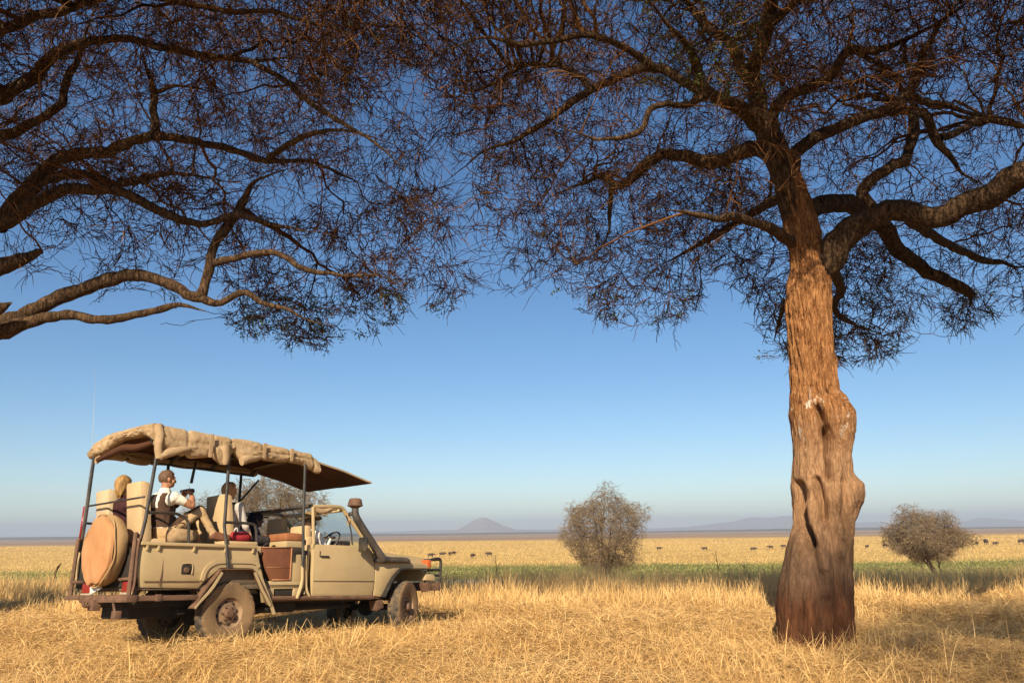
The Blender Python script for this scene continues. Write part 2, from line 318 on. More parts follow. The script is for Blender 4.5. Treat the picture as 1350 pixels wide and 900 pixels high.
def make_grass():
    B = Bag()
    # flattened straw mat
    n = 270000; xy = wedge(n, 7.2, 21, 1.2); k = noise2(xy, .9)
    h = RNG.uniform(.08, .30, n)*np.clip(xy[:, 1]/12, .7, 1.3); lean = np.clip(RNG.normal(1.32, .22, n), .3, 1.6); w = RNG.uniform(.004, .0105, n)*np.clip(xy[:, 1]/10, .8, 1.5)
    tint = np.clip(RNG.beta(2, 2, n)*.75+.16*k+.10*noise2(xy, 2.7, 3.)+.12, 0, 1)
    V, Q, A = blades(n, xy, h, lean, w, 3, zoff=RNG.uniform(0, .11, n)+.05*np.clip(k, -.5, 1), tint=tint, droop=.5); B.add(V, Q, A)
    # half-standing tufts
    nt_ = 2300; cx = wedge(nt_, 7.2, 21, .9); cx = cx[keep_off_trunk(cx, .5)]; per = 34; c = np.repeat(cx, per, 0); n = len(c)
    xy = c+RNG.normal(0, .07, (n, 2)); under = off_truck(xy)
    h = RNG.uniform(.08, .30, n)*np.where(under, .6, 1)*np.repeat(.6+.8*RNG.random(len(cx)), per); lean = np.abs(RNG.normal(.85, .35, n)); w = RNG.uniform(.004, .009, n)
    V, Q, A = blades(n, xy, h, lean, w, 3, tint=np.clip(np.repeat(RNG.random(len(cx)), per)*.6+RNG.random(n)*.4, 0, 1)); B.add(V, Q, A)
    # tall pale standing grass towards the edge of the bank
    n = 170000; xy = wedge(n, 12.5, 26, 0, .80); k = noise2(xy, .7, 4.); dens = np.clip((xy[:, 1]-14.6-2.6*k+.05*xy[:, 0])/5.5, .0, 1); u = RNG.random(n) < dens; xy = xy[u]; dens = dens[u]; n = len(xy)
    under = off_truck(xy); xy = xy[~under]; dens = dens[~under]; n = len(xy); k = noise2(xy, 1.6, 2.)
    c_ = noise2(xy, 2.3, 6.)+.7*noise2(xy, .8, 1.); u = RNG.random(n) < np.clip(.62+.5*c_, .12, 1); xy = xy[u]; k = k[u]; c_ = c_[u]; dens = dens[u]; n = len(xy)
    h = RNG.uniform(.22, .56, n)*(1+.22*k+.22*np.clip(c_, -1, 1))*(.45+.6*dens); lean = np.abs(RNG.normal(.32, .28, n)); w = RNG.uniform(.006, .014, n)
    V, Q, A = blades(n, xy, h, lean, w, 3, tint=np.clip(.70+.25*noise2(xy, .5, 9.)+RNG.normal(0, .22, n), 0, 1)); B.add(V, Q, A)
    # long single stalks
    n = 900; xy = wedge(n, 7.2, 20, .6); under = off_truck(xy); xy = xy[~under]; n = len(xy)
    V, Q, A = blades(n, xy, RNG.uniform(.22, .55, n), np.abs(RNG.normal(.7, .4, n)), RNG.uniform(.006, .011, n), 4, tint=RNG.uniform(.4, 1, n)); B.add(V, Q, A)
    # ring of stalks round the wheels and trunk
    for cx_, cy_, rr, m_ in [(*tw((0, -.95, 0))[:2], .55, 260), (*tw((3.18, -.95, 0))[:2], .5, 220), (*tw((1.5, -1.05, 0))[:2], .9, 300), (TRUNK_XY[0], TRUNK_XY[1]-.62, .55, 330), (*tw((4.1, -.6, 0))[:2], .5, 160)]:
        xy = np.c_[RNG.normal(cx_, rr, m_), RNG.normal(cy_, rr*.45, m_)]
        V, Q, A = blades(m_, xy, RNG.uniform(.12, .34, m_), np.abs(RNG.normal(.6, .35, m_)), RNG.uniform(.006, .011, m_), 4, tint=RNG.uniform(.3, 1, m_)); B.add(V, Q, A)
    V, Q, A = B.out()
    tag(np_mesh('dry_grass', V, Q, m_straw, attr={'tint': A}), 'trampled golden dry grass covering the near ground', 'grass', kind='stuff')
    # grass of the plain beyond the bank: coarse clumps
    B = Bag(); n = 150000; y = 118*(500/118.)**(RNG.random(n)**.85); xy = np.c_[RNG.uniform(-.85, .85, n)*y, y]
    V, Q, A = blades(n, xy, RNG.uniform(.15, .38, n), np.abs(RNG.normal(.5, .3, n)), RNG.uniform(.03, .12, n)*np.clip(y/200, .8, 2), 2, tint=np.clip(.5+.12*noise2(xy, .011)+RNG.normal(0, .16, n), 0, 1)); B.add(V, Q, A)
    V, Q, A = B.out()
    tag(np_mesh('plain_grass', V, Q, mat('plain_straw', (.68, .475, .185), .9, base2=(.60, .41, .15), vscale=.05, spec=0, attr=('tint', (.53, .345, .125), (.76, .55, .24), .6)), attr={'tint': A}), 'golden grass of the open plain behind the green strip', 'grass', kind='stuff')
    B = Bag(); n = 60000; xy = np.c_[RNG.uniform(-110, 110, n), RNG.uniform(80, 126, n)]; xy = xy[(RNG.random(n) < np.clip(1.2-np.abs(xy[:, 1]-100-5*noise2(xy, .05))/26, 0, 1)) & ~((xy[:, 0] > -16) & (xy[:, 0] < 1) & (xy[:, 1] < 83))]; n = len(xy)
    V, Q, A = blades(n, xy, RNG.uniform(.08, .22, n), np.abs(RNG.normal(.6, .3, n)), RNG.uniform(.05, .18, n), 2, tint=np.clip(.45+.35*noise2(xy, .09)+RNG.normal(0, .2, n), 0, 1)); B.add(V, Q, A)
    V, Q, A = B.out()
    tag(np_mesh('green_grass', V, Q, mat('green_blades', (.34, .32, .11), .9, base2=(.25, .26, .085), vscale=.05, spec=0, attr=('tint', (.20, .215, .065), (.50, .41, .17), .6)), attr={'tint': A}), 'strip of green grass along the river bed', 'grass', kind='stuff')
make_grass()
# ================================================================= trees
def bark_mat(name, pale_tone, mid, dark, vs_=6, mud=False, patch=.55):
    m = bpy.data.materials.new(name); m.use_nodes = True; t = m.node_tree; N = t.nodes; L = t.links; b = N['Principled BSDF']
    b.inputs['Roughness'].default_value = .9; b.inputs['Specular IOR Level'].default_value = .15
    tc = N.new('ShaderNodeTexCoord')
    def nz(sc, st, d=8, rg=.65, dist=0.):
        mp = N.new('ShaderNodeMapping'); mp.inputs['Scale'].default_value = st; L.new(tc.outputs['Object'], mp.inputs[0])
        n = N.new('ShaderNodeTexNoise'); n.inputs['Scale'].default_value = sc; n.inputs['Detail'].default_value = d; n.inputs['Roughness'].default_value = rg; n.inputs['Distortion'].default_value = dist; L.new(mp.outputs[0], n.inputs[0]); return n.outputs['Fac']
    def ramp(f, st):
        r = N.new('ShaderNodeValToRGB')
        while len(r.color_ramp.elements) < len(st): r.color_ramp.elements.new(.5)
        for e, (p, c) in zip(r.color_ramp.elements, st): e.position = p; e.color = (*c, 1) if len(c) == 3 else c
        L.new(f, r.inputs[0]); return r.outputs[0]
    def mix(f, a, c):
        mx = N.new('ShaderNodeMix'); mx.data_type = 'RGBA'
        if isinstance(f, float): mx.inputs[0].default_value = f
        else: L.new(f, mx.inputs[0])
        for s, i in ((a, 6), (c, 7)):
            if isinstance(s, tuple): mx.inputs[i].default_value = (*s, 1)
            else: L.new(s, mx.inputs[i])
        return mx.outputs[2]
    def math_(op, a, b_):
        k = N.new('ShaderNodeMath'); k.operation = op
        for s, i in ((a, 0), (b_, 1)):
            if isinstance(s, (int, float)): k.inputs[i].default_value = s
            else: L.new(s, k.inputs[i])
        return k.outputs[0]
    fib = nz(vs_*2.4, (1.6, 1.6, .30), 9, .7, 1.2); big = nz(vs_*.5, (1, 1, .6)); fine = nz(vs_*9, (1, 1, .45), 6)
    col = ramp(fib, [(.36, dark), (.47, mid), (.60, pale_tone)])  # bark's own tones spread by fibre noise
    col = mix(math_('MULTIPLY', ramp(big, [(.40, (0, 0, 0)), (.68, (1, 1, 1))]), patch), col, tuple(.5*(x+y) for x, y in zip(mid, pale_tone)))
    col = mix(math_('MULTIPLY', ramp(fine, [(.48, (0, 0, 0)), (.68, (1, 1, 1))]), .55), col, dark)
    if mud:      # rubbed, muddied lower trunk: grey-brown band, rusty foot; pale droppings streaks under the fork
        sp = N.new('ShaderNodeSeparateXYZ'); L.new(tc.outputs['Object'], sp.inputs[0]); wob = nz(2.2, (1, 1, .5)); fleck = nz(9, (1, 1, .5))
        z = math_('ADD', sp.outputs['Z'], math_('MULTIPLY', math_('SUBTRACT', wob, .5), .9))
        grey = math_('MULTIPLY', ramp(z, [(.50, (0, 0, 0)), (.68, (1, 1, 1))]), 1.0)
        m1 = N.new('ShaderNodeMapRange'); m1.inputs[1].default_value = 1.75; m1.inputs[2].default_value = 1.05; L.new(z, m1.inputs[0])
        m2 = N.new('ShaderNodeMapRange'); m2.inputs[1].default_value = .95; m2.inputs[2].default_value = .55; L.new(z, m2.inputs[0])
        bare = N.new('ShaderNodeMapRange'); bare.inputs[1].default_value = 3.1; bare.inputs[2].default_value = 2.5; L.new(z, bare.inputs[0])
        col = mix(math_('MULTIPLY', bare.outputs[0], .72), col, ramp(fib, [(.3, (.25, .125, .06)), (.6, (.49, .315, .185))]))
        col = mix(math_('MULTIPLY', m1.outputs[0], .85), col, ramp(nz(5, (1.5, 1.5, .35)), [(.3, (.045, .027, .018)), (.65, (.17, .105, .07))]))
        col = mix(math_('MULTIPLY', m2.outputs[0], .8), col, ramp(nz(7, (1.6, 1.6, .3)), [(.32, (.025, .009, .005)), (.55, (.125, .044, .018)), (.75, (.23, .095, .04))]))
        st = N.new('ShaderNodeMapRange'); st.inputs[1].default_value = 2.55; st.inputs[2].default_value = 2.95; L.new(sp.outputs['Z'], st.inputs[0])
        st2 = N.new('ShaderNodeMapRange'); st2.inputs[1].default_value = 3.35; st2.inputs[2].default_value = 3.1; L.new(sp.outputs['Z'], st2.inputs[0])
        wh = math_('MULTIPLY', math_('MULTIPLY', st.outputs[0], st2.outputs[0]), ramp(fleck, [(.585, (0, 0, 0)), (.62, (1, 1, 1))]))
        col = mix(wh, col, (.78, .70, .60))
    L.new(col, b.inputs['Base Color'])
    h = math_('ADD', math_('MULTIPLY', fib, 1.0), math_('MULTIPLY', fine, .45))
    bp = N.new('ShaderNodeBump'); bp.inputs['Strength'].default_value = 1; bp.inputs['Distance'].default_value = .05; L.new(h, bp.inputs['Height']); L.new(bp.outputs[0], b.inputs['Normal'])
    return m
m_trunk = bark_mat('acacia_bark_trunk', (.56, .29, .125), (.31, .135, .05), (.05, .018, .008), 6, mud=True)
m_limb = bark_mat('acacia_bark_limb', (.20, .125, .07), (.055, .032, .018), (.014, .009, .006), 6, patch=.25)  # darker than the trunk bark: crown shade put into the colour
m_twig = mat('acacia_twig', (.13, .06, .026), .9, base2=(.04, .02, .01), vscale=1.5, spec=.03, attr=('tint', (.012, .007, .005), (.34, .165, .062), .62))  # near-black to warm tints per twig stand for shaded and sunlit ones
m_leaf = mat('acacia_leaf', (.10, .13, .03), .7, base2=(.05, .075, .02), vscale=2, spec=.2)
m_shrubtwig = mat('shrub_twig', (.34, .255, .16), .95, base2=(.19, .14, .09), vscale=.6, spec=.05, attr=('tint', (.12, .09, .06), (.42, .32, .20), .6))

def limb_path(pts, n=None, wig=.02, broken=False):
    """photo px, py, Y, half-width px -> world path and radii, resampled"""
    P = np.array([at(p[0], p[1], p[2]) for p in pts]); r = np.array([p[3]*np.linalg.norm(q-np.array([0, 0, EYE]))*math.cos(math.radians(8))/F0 for p, q in zip(pts, P)])
    L_ = np.linalg.norm(np.diff(P, axis=0), axis=1).sum(); n = n or max(8, int(L_/.09))
    r = r*(.86 if r[0] < .6 else 1); q = smooth_path(np.hstack([P, r[:, None]]), n)
    for i in range(n):
        f = min(i, 4)/4; v = np.array(mnoise.noise_vector(Vector(q[i, :3]*1.7)))+.45*np.array(mnoise.noise_vector(Vector(q[i, :3]*4.5))); q[i, :3] += v*wig*f*4*min(1, q[i, 3]*6+.3)
    if not broken: q[-14:, 3] *= np.linspace(1, .22, min(14, n))
    return q[:, :3], np.maximum(q[:, 3], .004)
def limb_mesh(bag, P, R, k=12, rough=.10):
    V, Q = tubes(P[None], R[None], k); c = np.repeat(P, k, 0); d = V-c; s = np.array([1+rough*2*mnoise.fractal(Vector((v[0]*6, v[1]*6, v[2]*3)), 1, 2, 4) for v in V])
    bag.add(c+d*s[:, None], Q); e = P[-1]+(P[-1]-P[-2])*.3; n0 = bag.n
    bag.add(np.vstack([V[-k:]*0+(c+d*s[:, None])[-k:], np.tile(e, (k, 1))]), np.array([[i, (i+1) % k, k+(i+1) % k, k+i] for i in range(k)]))

def fill_crown(nodes, rads, rounds, droop=.0, wig=.07, tip=.0045):
    """grow branches towards attractor points round by round; nodes (n,3) is the skeleton so far. returns list of (P,R) batches"""
    out = []; dirs = np.zeros_like(nodes)
    for (A, npts, rmax, grow) in rounds:
        kd = kdtree.KDTree(len(nodes))
        for i, p in enumerate(nodes): kd.insert(p, i)
        kd.balance(); idx = np.array([kd.find(a)[1] for a in A]); p0 = nodes[idx]; D = A-p0; Ld = np.linalg.norm(D, axis=1); ok = (Ld > .12) & (Ld < 4.5)
        A, idx, p0, D, Ld = A[ok], idx[ok], p0[ok], D[ok], Ld[ok]; B = len(A); t = np.linspace(0, 1, npts)
        # leave the parent along its own direction, then bend to the target
        d0 = dirs[idx]*Ld[:, None]*.55 + np.array([0, 0, .08])*Ld[:, None]
        m = p0+D*.5+d0*.45
        P = ((1-t)**2)[None, :, None]*p0[:, None]+(2*t*(1-t))[None, :, None]*m[:, None]+(t**2)[None, :, None]*A[:, None]
        amp = wig*Ld[:, None, None]*np.sin(np.pi*t)[None, :, None]; kk = RNG.normal(0, 1, (B, npts, 3)); kk = .5*kk+.5*np.roll(kk, 1, 1)
        P = P+amp*kk*.5; P[:, :, 2] -= droop*(Ld[:, None]*t[None]**2)
        r0 = np.minimum(rads[idx]*.75, np.clip(grow*Ld**.8, .005, rmax)); R = r0[:, None]*(1-t[None]*.75)+tip*t[None]
        out.append((P, R)); T = np.gradient(P, axis=1); T /= np.linalg.norm(T, axis=2, keepdims=True)+1e-9
        nodes = np.vstack([nodes, P[:, 1:].reshape(-1, 3)]); rads = np.concatenate([rads, R[:, 1:].ravel()]); dirs = np.vstack([dirs, T[:, 1:].reshape(-1, 3)])
    return out, nodes
def twiglets(P, R, per=1, ln=(.10, .28), r=.0038, keep=1., zig=.25):
    """side twigs with a fork along each final branch"""
    B, n, _ = P.shape; T = np.gradient(P, axis=1); T /= np.linalg.norm(T, axis=2, keepdims=True)+1e-9
    b = np.repeat(P[:, 1:], per, 1).reshape(-1, 3); d = np.repeat(T[:, 1:], per, 1).reshape(-1, 3)
    k = RNG.random(len(b)) < keep; b, d = b[k], d[k]; m = len(b)
    rv = RNG.normal(0, 1, (m, 3)); rv[:, 2] *= .7; e = d*.85+rv*.42+np.array([0, 0, -.10]); e /= np.linalg.norm(e, axis=1, keepdims=True); L_ = RNG.uniform(*ln, m)
    pts = [b]; cur = b
    for j in range(3):
        z = RNG.normal(0, zig, (m, 3)); z[:, 2] -= .16*j; dd = e+z; dd /= np.linalg.norm(dd, axis=1, keepdims=True); cur = cur+dd*(L_/3)[:, None]; pts.append(cur)
    return np.stack(pts, 1), np.tile(np.array([1.2, 1, .85, .6])*r, (m, 1))
def leaves_at(pts, n, size=.028):
    c = pts[RNG.integers(0, len(pts), n)]+RNG.normal(0, .05, (n, 3)); a = RNG.normal(0, 1, (n, 3)); a /= np.linalg.norm(a, axis=1, keepdims=True); b = np.cross(a, RNG.normal(0, 1, (n, 3))); b /= np.linalg.norm(b, axis=1, keepdims=True)
    s = RNG.uniform(.6, 1.5, n)[:, None]*size; V = np.stack([c-a*s, c-b*s*.32, c+a*s, c+b*s*.32], 1).reshape(-1, 3)
    return V, np.arange(n*4).reshape(n, 4)

def image_keep(P, low, dens):
    """thins the crown the way the photograph shows it: lower fringe outline and open places"""
    px, py, z = proj(P); k = np.where(py < 0, 1., .6); inside = (z > .5) & (px > -60) & (px < W0+60) & (py > -40) & (py < H0)
    lx = np.array([p[0] for p in low], float); ly = np.array([p[1] for p in low], float)
    lim = np.interp(px, lx, ly)+34*np.sin(px*.047+1)*np.sin(px*.019)-14; d = dens(px, py)
    cl = np.array([mnoise.noise(Vector((p[0]*.95, p[1]*.8, p[2]*1.25)))+.6*mnoise.noise(Vector((p[0]*2.3, p[1]*2, p[2]*2.6+5))) for p in P]); d = d*np.clip(.72+2.6*cl, .03, 1.8)
    k = np.where(inside, np.where(py < lim-60, d, np.where(py < lim, d*np.clip((lim-py)/60, .25, 1), 0)), k)
    k = np.where(P[:, 1]+1.6*P[:, 2] < np.where(P[:, 0] > 2.4, 18.4, 19.2), 0, k)        # nothing of the crown hangs where the grass lies in full sun
    return RNG.random(len(P)) < k
def tree_rounds(sample, counts, low, dens):
    out = []
    for (n, npts, rmax, grow) in counts:
        P = sample(n*5); P = P[image_keep(P, low, dens)][:n]; out.append((P, npts, rmax, grow))
    return out
def umbrella(cx, cy, rx, ry, ztop, zbot, rim, shell=.5):
    def f(n):
        r = np.sqrt(RNG.random(n)); a = RNG.uniform(0, 2*np.pi, n); x = cx+rx*r*np.cos(a); y = cy+ry*r*np.sin(a)
        top = ztop-1.6*r**2.2+.5*np.sin(x*1.1+.6)*np.sin(y*.9); bot = zbot-rim*r**2+.45*np.sin(x*1.3+2)*np.sin(y*1.2+1)
        u = RNG.random(n); u = np.where(RNG.random(n) < shell, 1-.45*u**1.3, u); return np.c_[x, y, bot+(top-bot)*u]
    return f
def added_shade_mass(x0, x1):
    """unseen twigs added above the frame to shade the limbs: a slab across the sunlight"""
    def f(n):
        q = 19.25+3.0*RNG.random(n); y = 2.5+7.5*RNG.random(n); return np.c_[RNG.uniform(x0, x1, n), y, (q-y)/1.6]
    return f
def fringe(low, x0, x1, ya, yb, d):
    """hanging outer sprays on the far rim of the crown"""
    lx = np.array([p[0] for p in low], float); ly = np.array([p[1] for p in low], float)
    def f(n):
        px = RNG.uniform(x0, x1, n); py = np.interp(px, lx, ly)-20-d*RNG.random(n)**1.3; Y = RNG.uniform(ya, yb, n)
        return np.array([at(a, b, c) for a, b, c in zip(px, py, Y)])
    return f
def both(a, b, share):
    def f(n):
        m = int(n*share); P = np.vstack([a(n-m), b(m)]); return P[RNG.permutation(len(P))]
    return f
def finish_crown(root, P3, leafpts, nleaf, twig_m, keep=1., per=1, seed=0, ln=(.12, .34), r=.0052):
    bag = Bag()
    for j, (P, R) in enumerate(P3):
        k = 6 if j == 0 else (5 if j == 1 else 3); V, Q = tubes(P, R, k); n = P.shape[1]
        bag.add(V, Q, np.repeat(RNG.random(len(P))**2*.8, n*k))
    for (P, R) in P3[-2:]:
        tp, tr = twiglets(P, R, per, ln, r, keep); V, Q = tubes(tp, tr, 3); bag.add(V, Q, np.repeat(RNG.random(len(tp))**2, 12))
    V, Q, A = bag.out(); np_mesh('crown', V, Q, twig_m, root, attr={'tint': A})
    if nleaf:
        V, Q = leaves_at(leafpts, nleaf); np_mesh('foliage', V, Q, m_leaf, root)

# ---------------------------------------------------------------- the acacia on the right: carved trunk
TY = 11.0
TRUNK = [(852, 1024, 1124), (830, 1026, 1122), (800, 1026, 1122), (760, 1030, 1121), (720, 1040, 1121), (690, 1048, 1124), (672, 1048, 1130), (655, 1048, 1134), (640, 1046, 1133), (625, 1047, 1123), (600, 1048, 1119), (580, 1047, 1123), (560, 1044, 1124), (545, 1042, 1122), (530, 1044, 1114), (515, 1045, 1103), (490, 1044, 1101), (460, 1041, 1098), (430, 1040, 1094), (400, 1037, 1092), (370, 1039, 1093), (350, 1044, 1092), (335, 1042, 1086), (315, 1038, 1081), (290, 1033, 1076), (260, 1029, 1066), (230, 1023, 1053), (212, 1018, 1047), (198, 1016, 1038), (186, 1015, 1026)]
def seg_d(x, y, pts):
    best = 1e9
    for (ax, ay), (bx, by) in zip(pts[:-1], pts[1:]):
        dx, dy = bx-ax, by-ay; t = max(0, min(1, ((x-ax)*dx+(y-ay)*dy)/(dx*dx+dy*dy))); best = min(best, math.hypot(x-ax-dx*t, y-ay-dy*t))
    return best
GROOVES = [  # (photo polyline, half width px, depth m): hollows and folds of the twisted trunk
    ([(1066, 543), (1071, 556), (1075, 572)], 4.2, .26), ([(1076, 574), (1082, 585), (1083, 597)], 6.0, .55), ([(1079, 606), (1081, 618), (1080, 631)], 3.8, .26),
    ([(1070, 590), (1072, 612), (1076, 632)], 7, .05), ([(1064, 634), (1069, 655), (1073, 684)], 4.2, .16), ([(1100, 640), (1103, 660), (1102, 682)], 8, .11), ([(1112, 640), (1116, 655)], 4, .03),
    ([(1045, 640), (1050, 690), (1057, 716)], 5.5, .34), ([(1056, 712), (1062, 740), (1068, 765)], 6, .08), ([(1084, 700), (1088, 760), (1092, 800)], 6, .035), ([(1104, 690), (1106, 760), (1108, 840)], 5, .045), ([(1050, 760), (1046, 800), (1044, 840)], 6, .04), ([(1075, 790), (1078, 840)], 7, .06), ([(1060, 320), (1085, 345)], 3, .03), ([(1040, 455), (1070, 462), (1098, 458)], 2.2, .015)]
RIDGES = [([(1057, 665), (1064, 700), (1070, 745)], 6, .07), ([(1088, 640), (1090, 680), (1092, 730)], 7, .05), ([(1122, 640), (1122, 660)], 7, .05), ([(1105, 525), (1112, 545), (1116, 570)], 7, .04), ([(1055, 600), (1056, 640)], 6, .04)]
def carved_trunk(bag):
    na, nr = 168, 300; ys = np.array([t[0] for t in TRUNK], float)[::-1]; xl = np.array([t[1] for t in TRUNK], float)[::-1]; xr = np.array([t[2] for t in TRUNK], float)[::-1]
    rows = np.linspace(854, 187, nr); V = []
    for py in rows:
        a, b = np.interp(py, ys, xl), np.interp(py, ys, xr); c = (a+b)/2; hw = (b-a)/2; C = at(c, py, TY); s = np.linalg.norm(at(c+1, py, TY)-C)
        dep = hw*s*.95
        for i in range(na):
            th = 2*math.pi*i/na; sx, sy = math.cos(th), -math.sin(th)            # sy<0 towards the camera
            front = max(0, -sy)**.35; u = c+hw*sx; off = 0.
            if sy < .15:
                for g, w, d in GROOVES: q = seg_d(u, py, g)/w; off -= d*math.exp(-q*q) if q < 3 else 0
                for g, w, d in RIDGES: q = seg_d(u, py, g)/w; off += d*math.exp(-q*q) if q < 3 else 0
                off *= front
            P = C+np.array([sx*hw*s, sy*dep, 0]); n1 = mnoise.fractal(Vector((P[0]*5+.6*P[2], P[1]*5, P[2]*1.1)), 1, 2, 5); n2 = mnoise.fractal(Vector((sx*9+P[2]*.8, sy*9, P[2]*2.6)), 1, 2, 4)
            flute = (.025*math.sin(th*7+P[2]*1.2)+.018*math.sin(th*13-P[2]))*max(0, min(1, (1.6-P[2])/1.4)); flare = .05*max(0, .25-P[2])*(1+math.sin(th*5))
            up_ = max(0, min(1, (P[2]-2.9)/.6)); n3 = -.055*(1-abs(mnoise.noise(Vector((sx*4.6+.25*P[2], sy*4.6, P[2]*1.5)))))**7-.028*(1-abs(mnoise.noise(Vector((sx*9.5+.3*P[2], sy*9.5+3, P[2]*3.2)))))**6; n4 = mnoise.noise(Vector((sx*16, sy*16, P[2]*4)))
            k = off+.022*n1+.016*n2+(.30+.70*up_)*(n3+.022)+up_*.012*n4+flute*(.35+.65*abs(sy))+flare
            V.append(P+np.array([sx, sy, 0])*k)
    i = np.arange(nr*na).reshape(nr, na); Q = np.stack([i[:-1], np.roll(i[:-1], -1, 1), np.roll(i[1:], -1, 1), i[1:]], -1).reshape(-1, 4); bag.add(np.array(V), Q)
R_LIMBS = [  # px, py, Y, half width px
    [(1046, 290, 11, 16), (1038, 250, 11, 18), (1027, 212, 11, 18.5), (1012, 172, 10.9, 18.5), (997, 145, 10.8, 15), (989, 110, 10.7, 11), (994, 80, 10.5, 10), (1008, 50, 10.3, 10), (1016, 20, 10.1, 9), (1010, -30, 9.8, 8), (1000, -100, 9.4, 5)],
    [(1000, 165, 10.9, 13), (975, 142, 10.6, 11), (950, 132, 10.3, 9), (928, 118, 10, 8), (916, 90, 9.7, 7), (905, 60, 9.3, 6), (880, 30, 8.9, 5), (850, -10, 8.5, 4)],
    [(1070, 360, 11, 18), (1095, 345, 10.9, 20), (1112, 315, 10.8, 19), (1150, 290, 10.6, 16), (1195, 281, 10.4, 14), (1240, 288, 10.2, 15), (1282, 270, 10, 16), (1320, 250, 9.7, 17), (1350, 236, 9.5, 17), (1400, 215, 9.2, 14), (1500, 180, 8.6, 10), (1600, 150, 8, 5)],
    [(1055, 285, 11.1, 14), (1090, 268, 11.5, 13), (1130, 272, 12, 12), (1160, 300, 12.3, 11), (1185, 330, 12.5, 10), (1215, 352, 12.6, 9), (1245, 370, 12.7, 8), (1270, 382, 12.7, 7), (1284, 390, 12.7, 5)],
    [(1042, 225, 11, 12), (1060, 195, 11, 9), (1100, 170, 11.2, 8), (1145, 150, 11.4, 8), (1180, 140, 11.5, 8), (1200, 120, 11.5, 7), (1214, 92, 11.4, 6), (1224, 62, 11.2, 5), (1250, 20, 11, 4), (1290, -20, 10.8, 3)],
    [(1198, 122, 11.5, 6), (1220, 135, 11.7, 4.5), (1250, 138, 11.9, 4), (1290, 150, 12.1, 3.5), (1350, 165, 12.2, 3)],
    [(1012, 165, 10.9, 10), (1030, 130, 10.7, 7), (1060, 116, 10.5, 7), (1090, 104, 10.3, 7), (1108, 80, 10.1, 6.5), (1122, 62, 10, 6), (1150, 80, 9.9, 5), (1172, 92, 9.8, 5), (1184, 106, 9.8, 4)],
    [(1122, 62, 10, 5), (1155, 68, 9.8, 5), (1195, 50, 9.5, 4), (1250, 20, 9.2, 3.5), (1300, -20, 9, 3)],
    [(1150, 275, 12.1, 9), (1140, 248, 12.2, 8), (1160, 226, 12.3, 8), (1195, 212, 12.5, 7), (1204, 180, 12.6, 7), (1208, 150, 12.7, 7), (1225, 152, 12.7, 6), (1236, 180, 12.8, 6), (1252, 205, 12.9, 5), (1270, 228, 13, 4), (1292, 242, 13.1, 3)],
    [(1238, 182, 12.8, 5), (1270, 170, 13, 5), (1295, 154, 13.2, 5), (1350, 166, 13.4, 4), (1420, 170, 13.6, 3)],
    [(1035, 240, 11.1, 13), (1010, 202, 11.4, 12), (975, 204, 11.8, 11), (940, 212, 12.1, 10), (905, 205, 12.4, 9), (870, 205, 12.7, 8), (842, 228, 13, 8), (815, 243, 13.2, 6), (790, 232, 13.4, 5), (770, 240, 13.6, 5), (735, 255, 13.8, 3.5)],
    [(806, 245, 13.2, 4), (805, 280, 13.3, 4), (800, 310, 13.4, 3), (780, 345, 13.5, 2.5)],
    [(1056, 325, 11, 9), (1030, 308, 10.7, 8.5), (1000, 296, 10.3, 7), (965, 288, 10, 6.5), (930, 284, 9.7, 5.5), (900, 278, 9.5, 4.5), (878, 276, 9.3, 3.5)],
    [(935, 122, 10.1, 7), (905, 138, 9.8, 5), (878, 136, 9.5, 4.5), (855, 150, 9.3, 4.5), (842, 172, 9.2, 4.5), (805, 184, 9, 4), (770, 178, 8.9, 3.5), (735, 168, 8.8, 3)],
    [(945, 128, 10.3, 8), (905, 108, 10.4, 7), (865, 92, 10.5, 7), (825, 98, 10.7, 6), (780, 118, 10.9, 6), (735, 150, 11.1, 5), (690, 180, 11.2, 4), (640, 200, 11.3, 3), (590, 240, 11.4, 2.5)],
    [(865, 92, 10.5, 6), (820, 60, 10, 5), (770, 45, 9.6, 4.5), (700, 60, 9.3, 4), (640, 50, 9, 3), (570, 70, 8.8, 2.5)],
    [(780, 118, 10.9, 5), (745, 90, 11.5, 4.5), (700, 85, 12, 4), (650, 110, 12.5, 3.5), (600, 130, 13, 3)],
    [(990, 110, 10.7, 9), (960, 60, 11.5, 7), (920, 20, 12.3, 6), (880, -30, 13, 4)],
    [(1016, 30, 10.1, 8), (1060, 0, 9.5, 6), (1120, -50, 9, 4)],
    [(1060, 290, 11.1, 10), (1045, 262, 11.8, 8), (1030, 258, 12.6, 7), (1000, 275, 13.4, 6), (960, 300, 14.2, 4.5), (910, 330, 14.8, 3.5), (870, 350, 15.3, 2.5)],
    [(1090, 350, 11.1, 9), (1110, 385, 12, 6), (1100, 405, 13, 5), (1120, 425, 14, 3.5), (1160, 440, 14.6, 2.5)],
    [(1195, 285, 10.6, 8), (1240, 320, 11.6, 6), (1290, 340, 12.4, 5), (1350, 350, 13, 4)],
    [(1060, 300, 11.1, 8), (1075, 330, 12.4, 6), (1050, 370, 13.6, 5), (1030, 410, 14.4, 4), (1020, 450, 15, 3)],
]
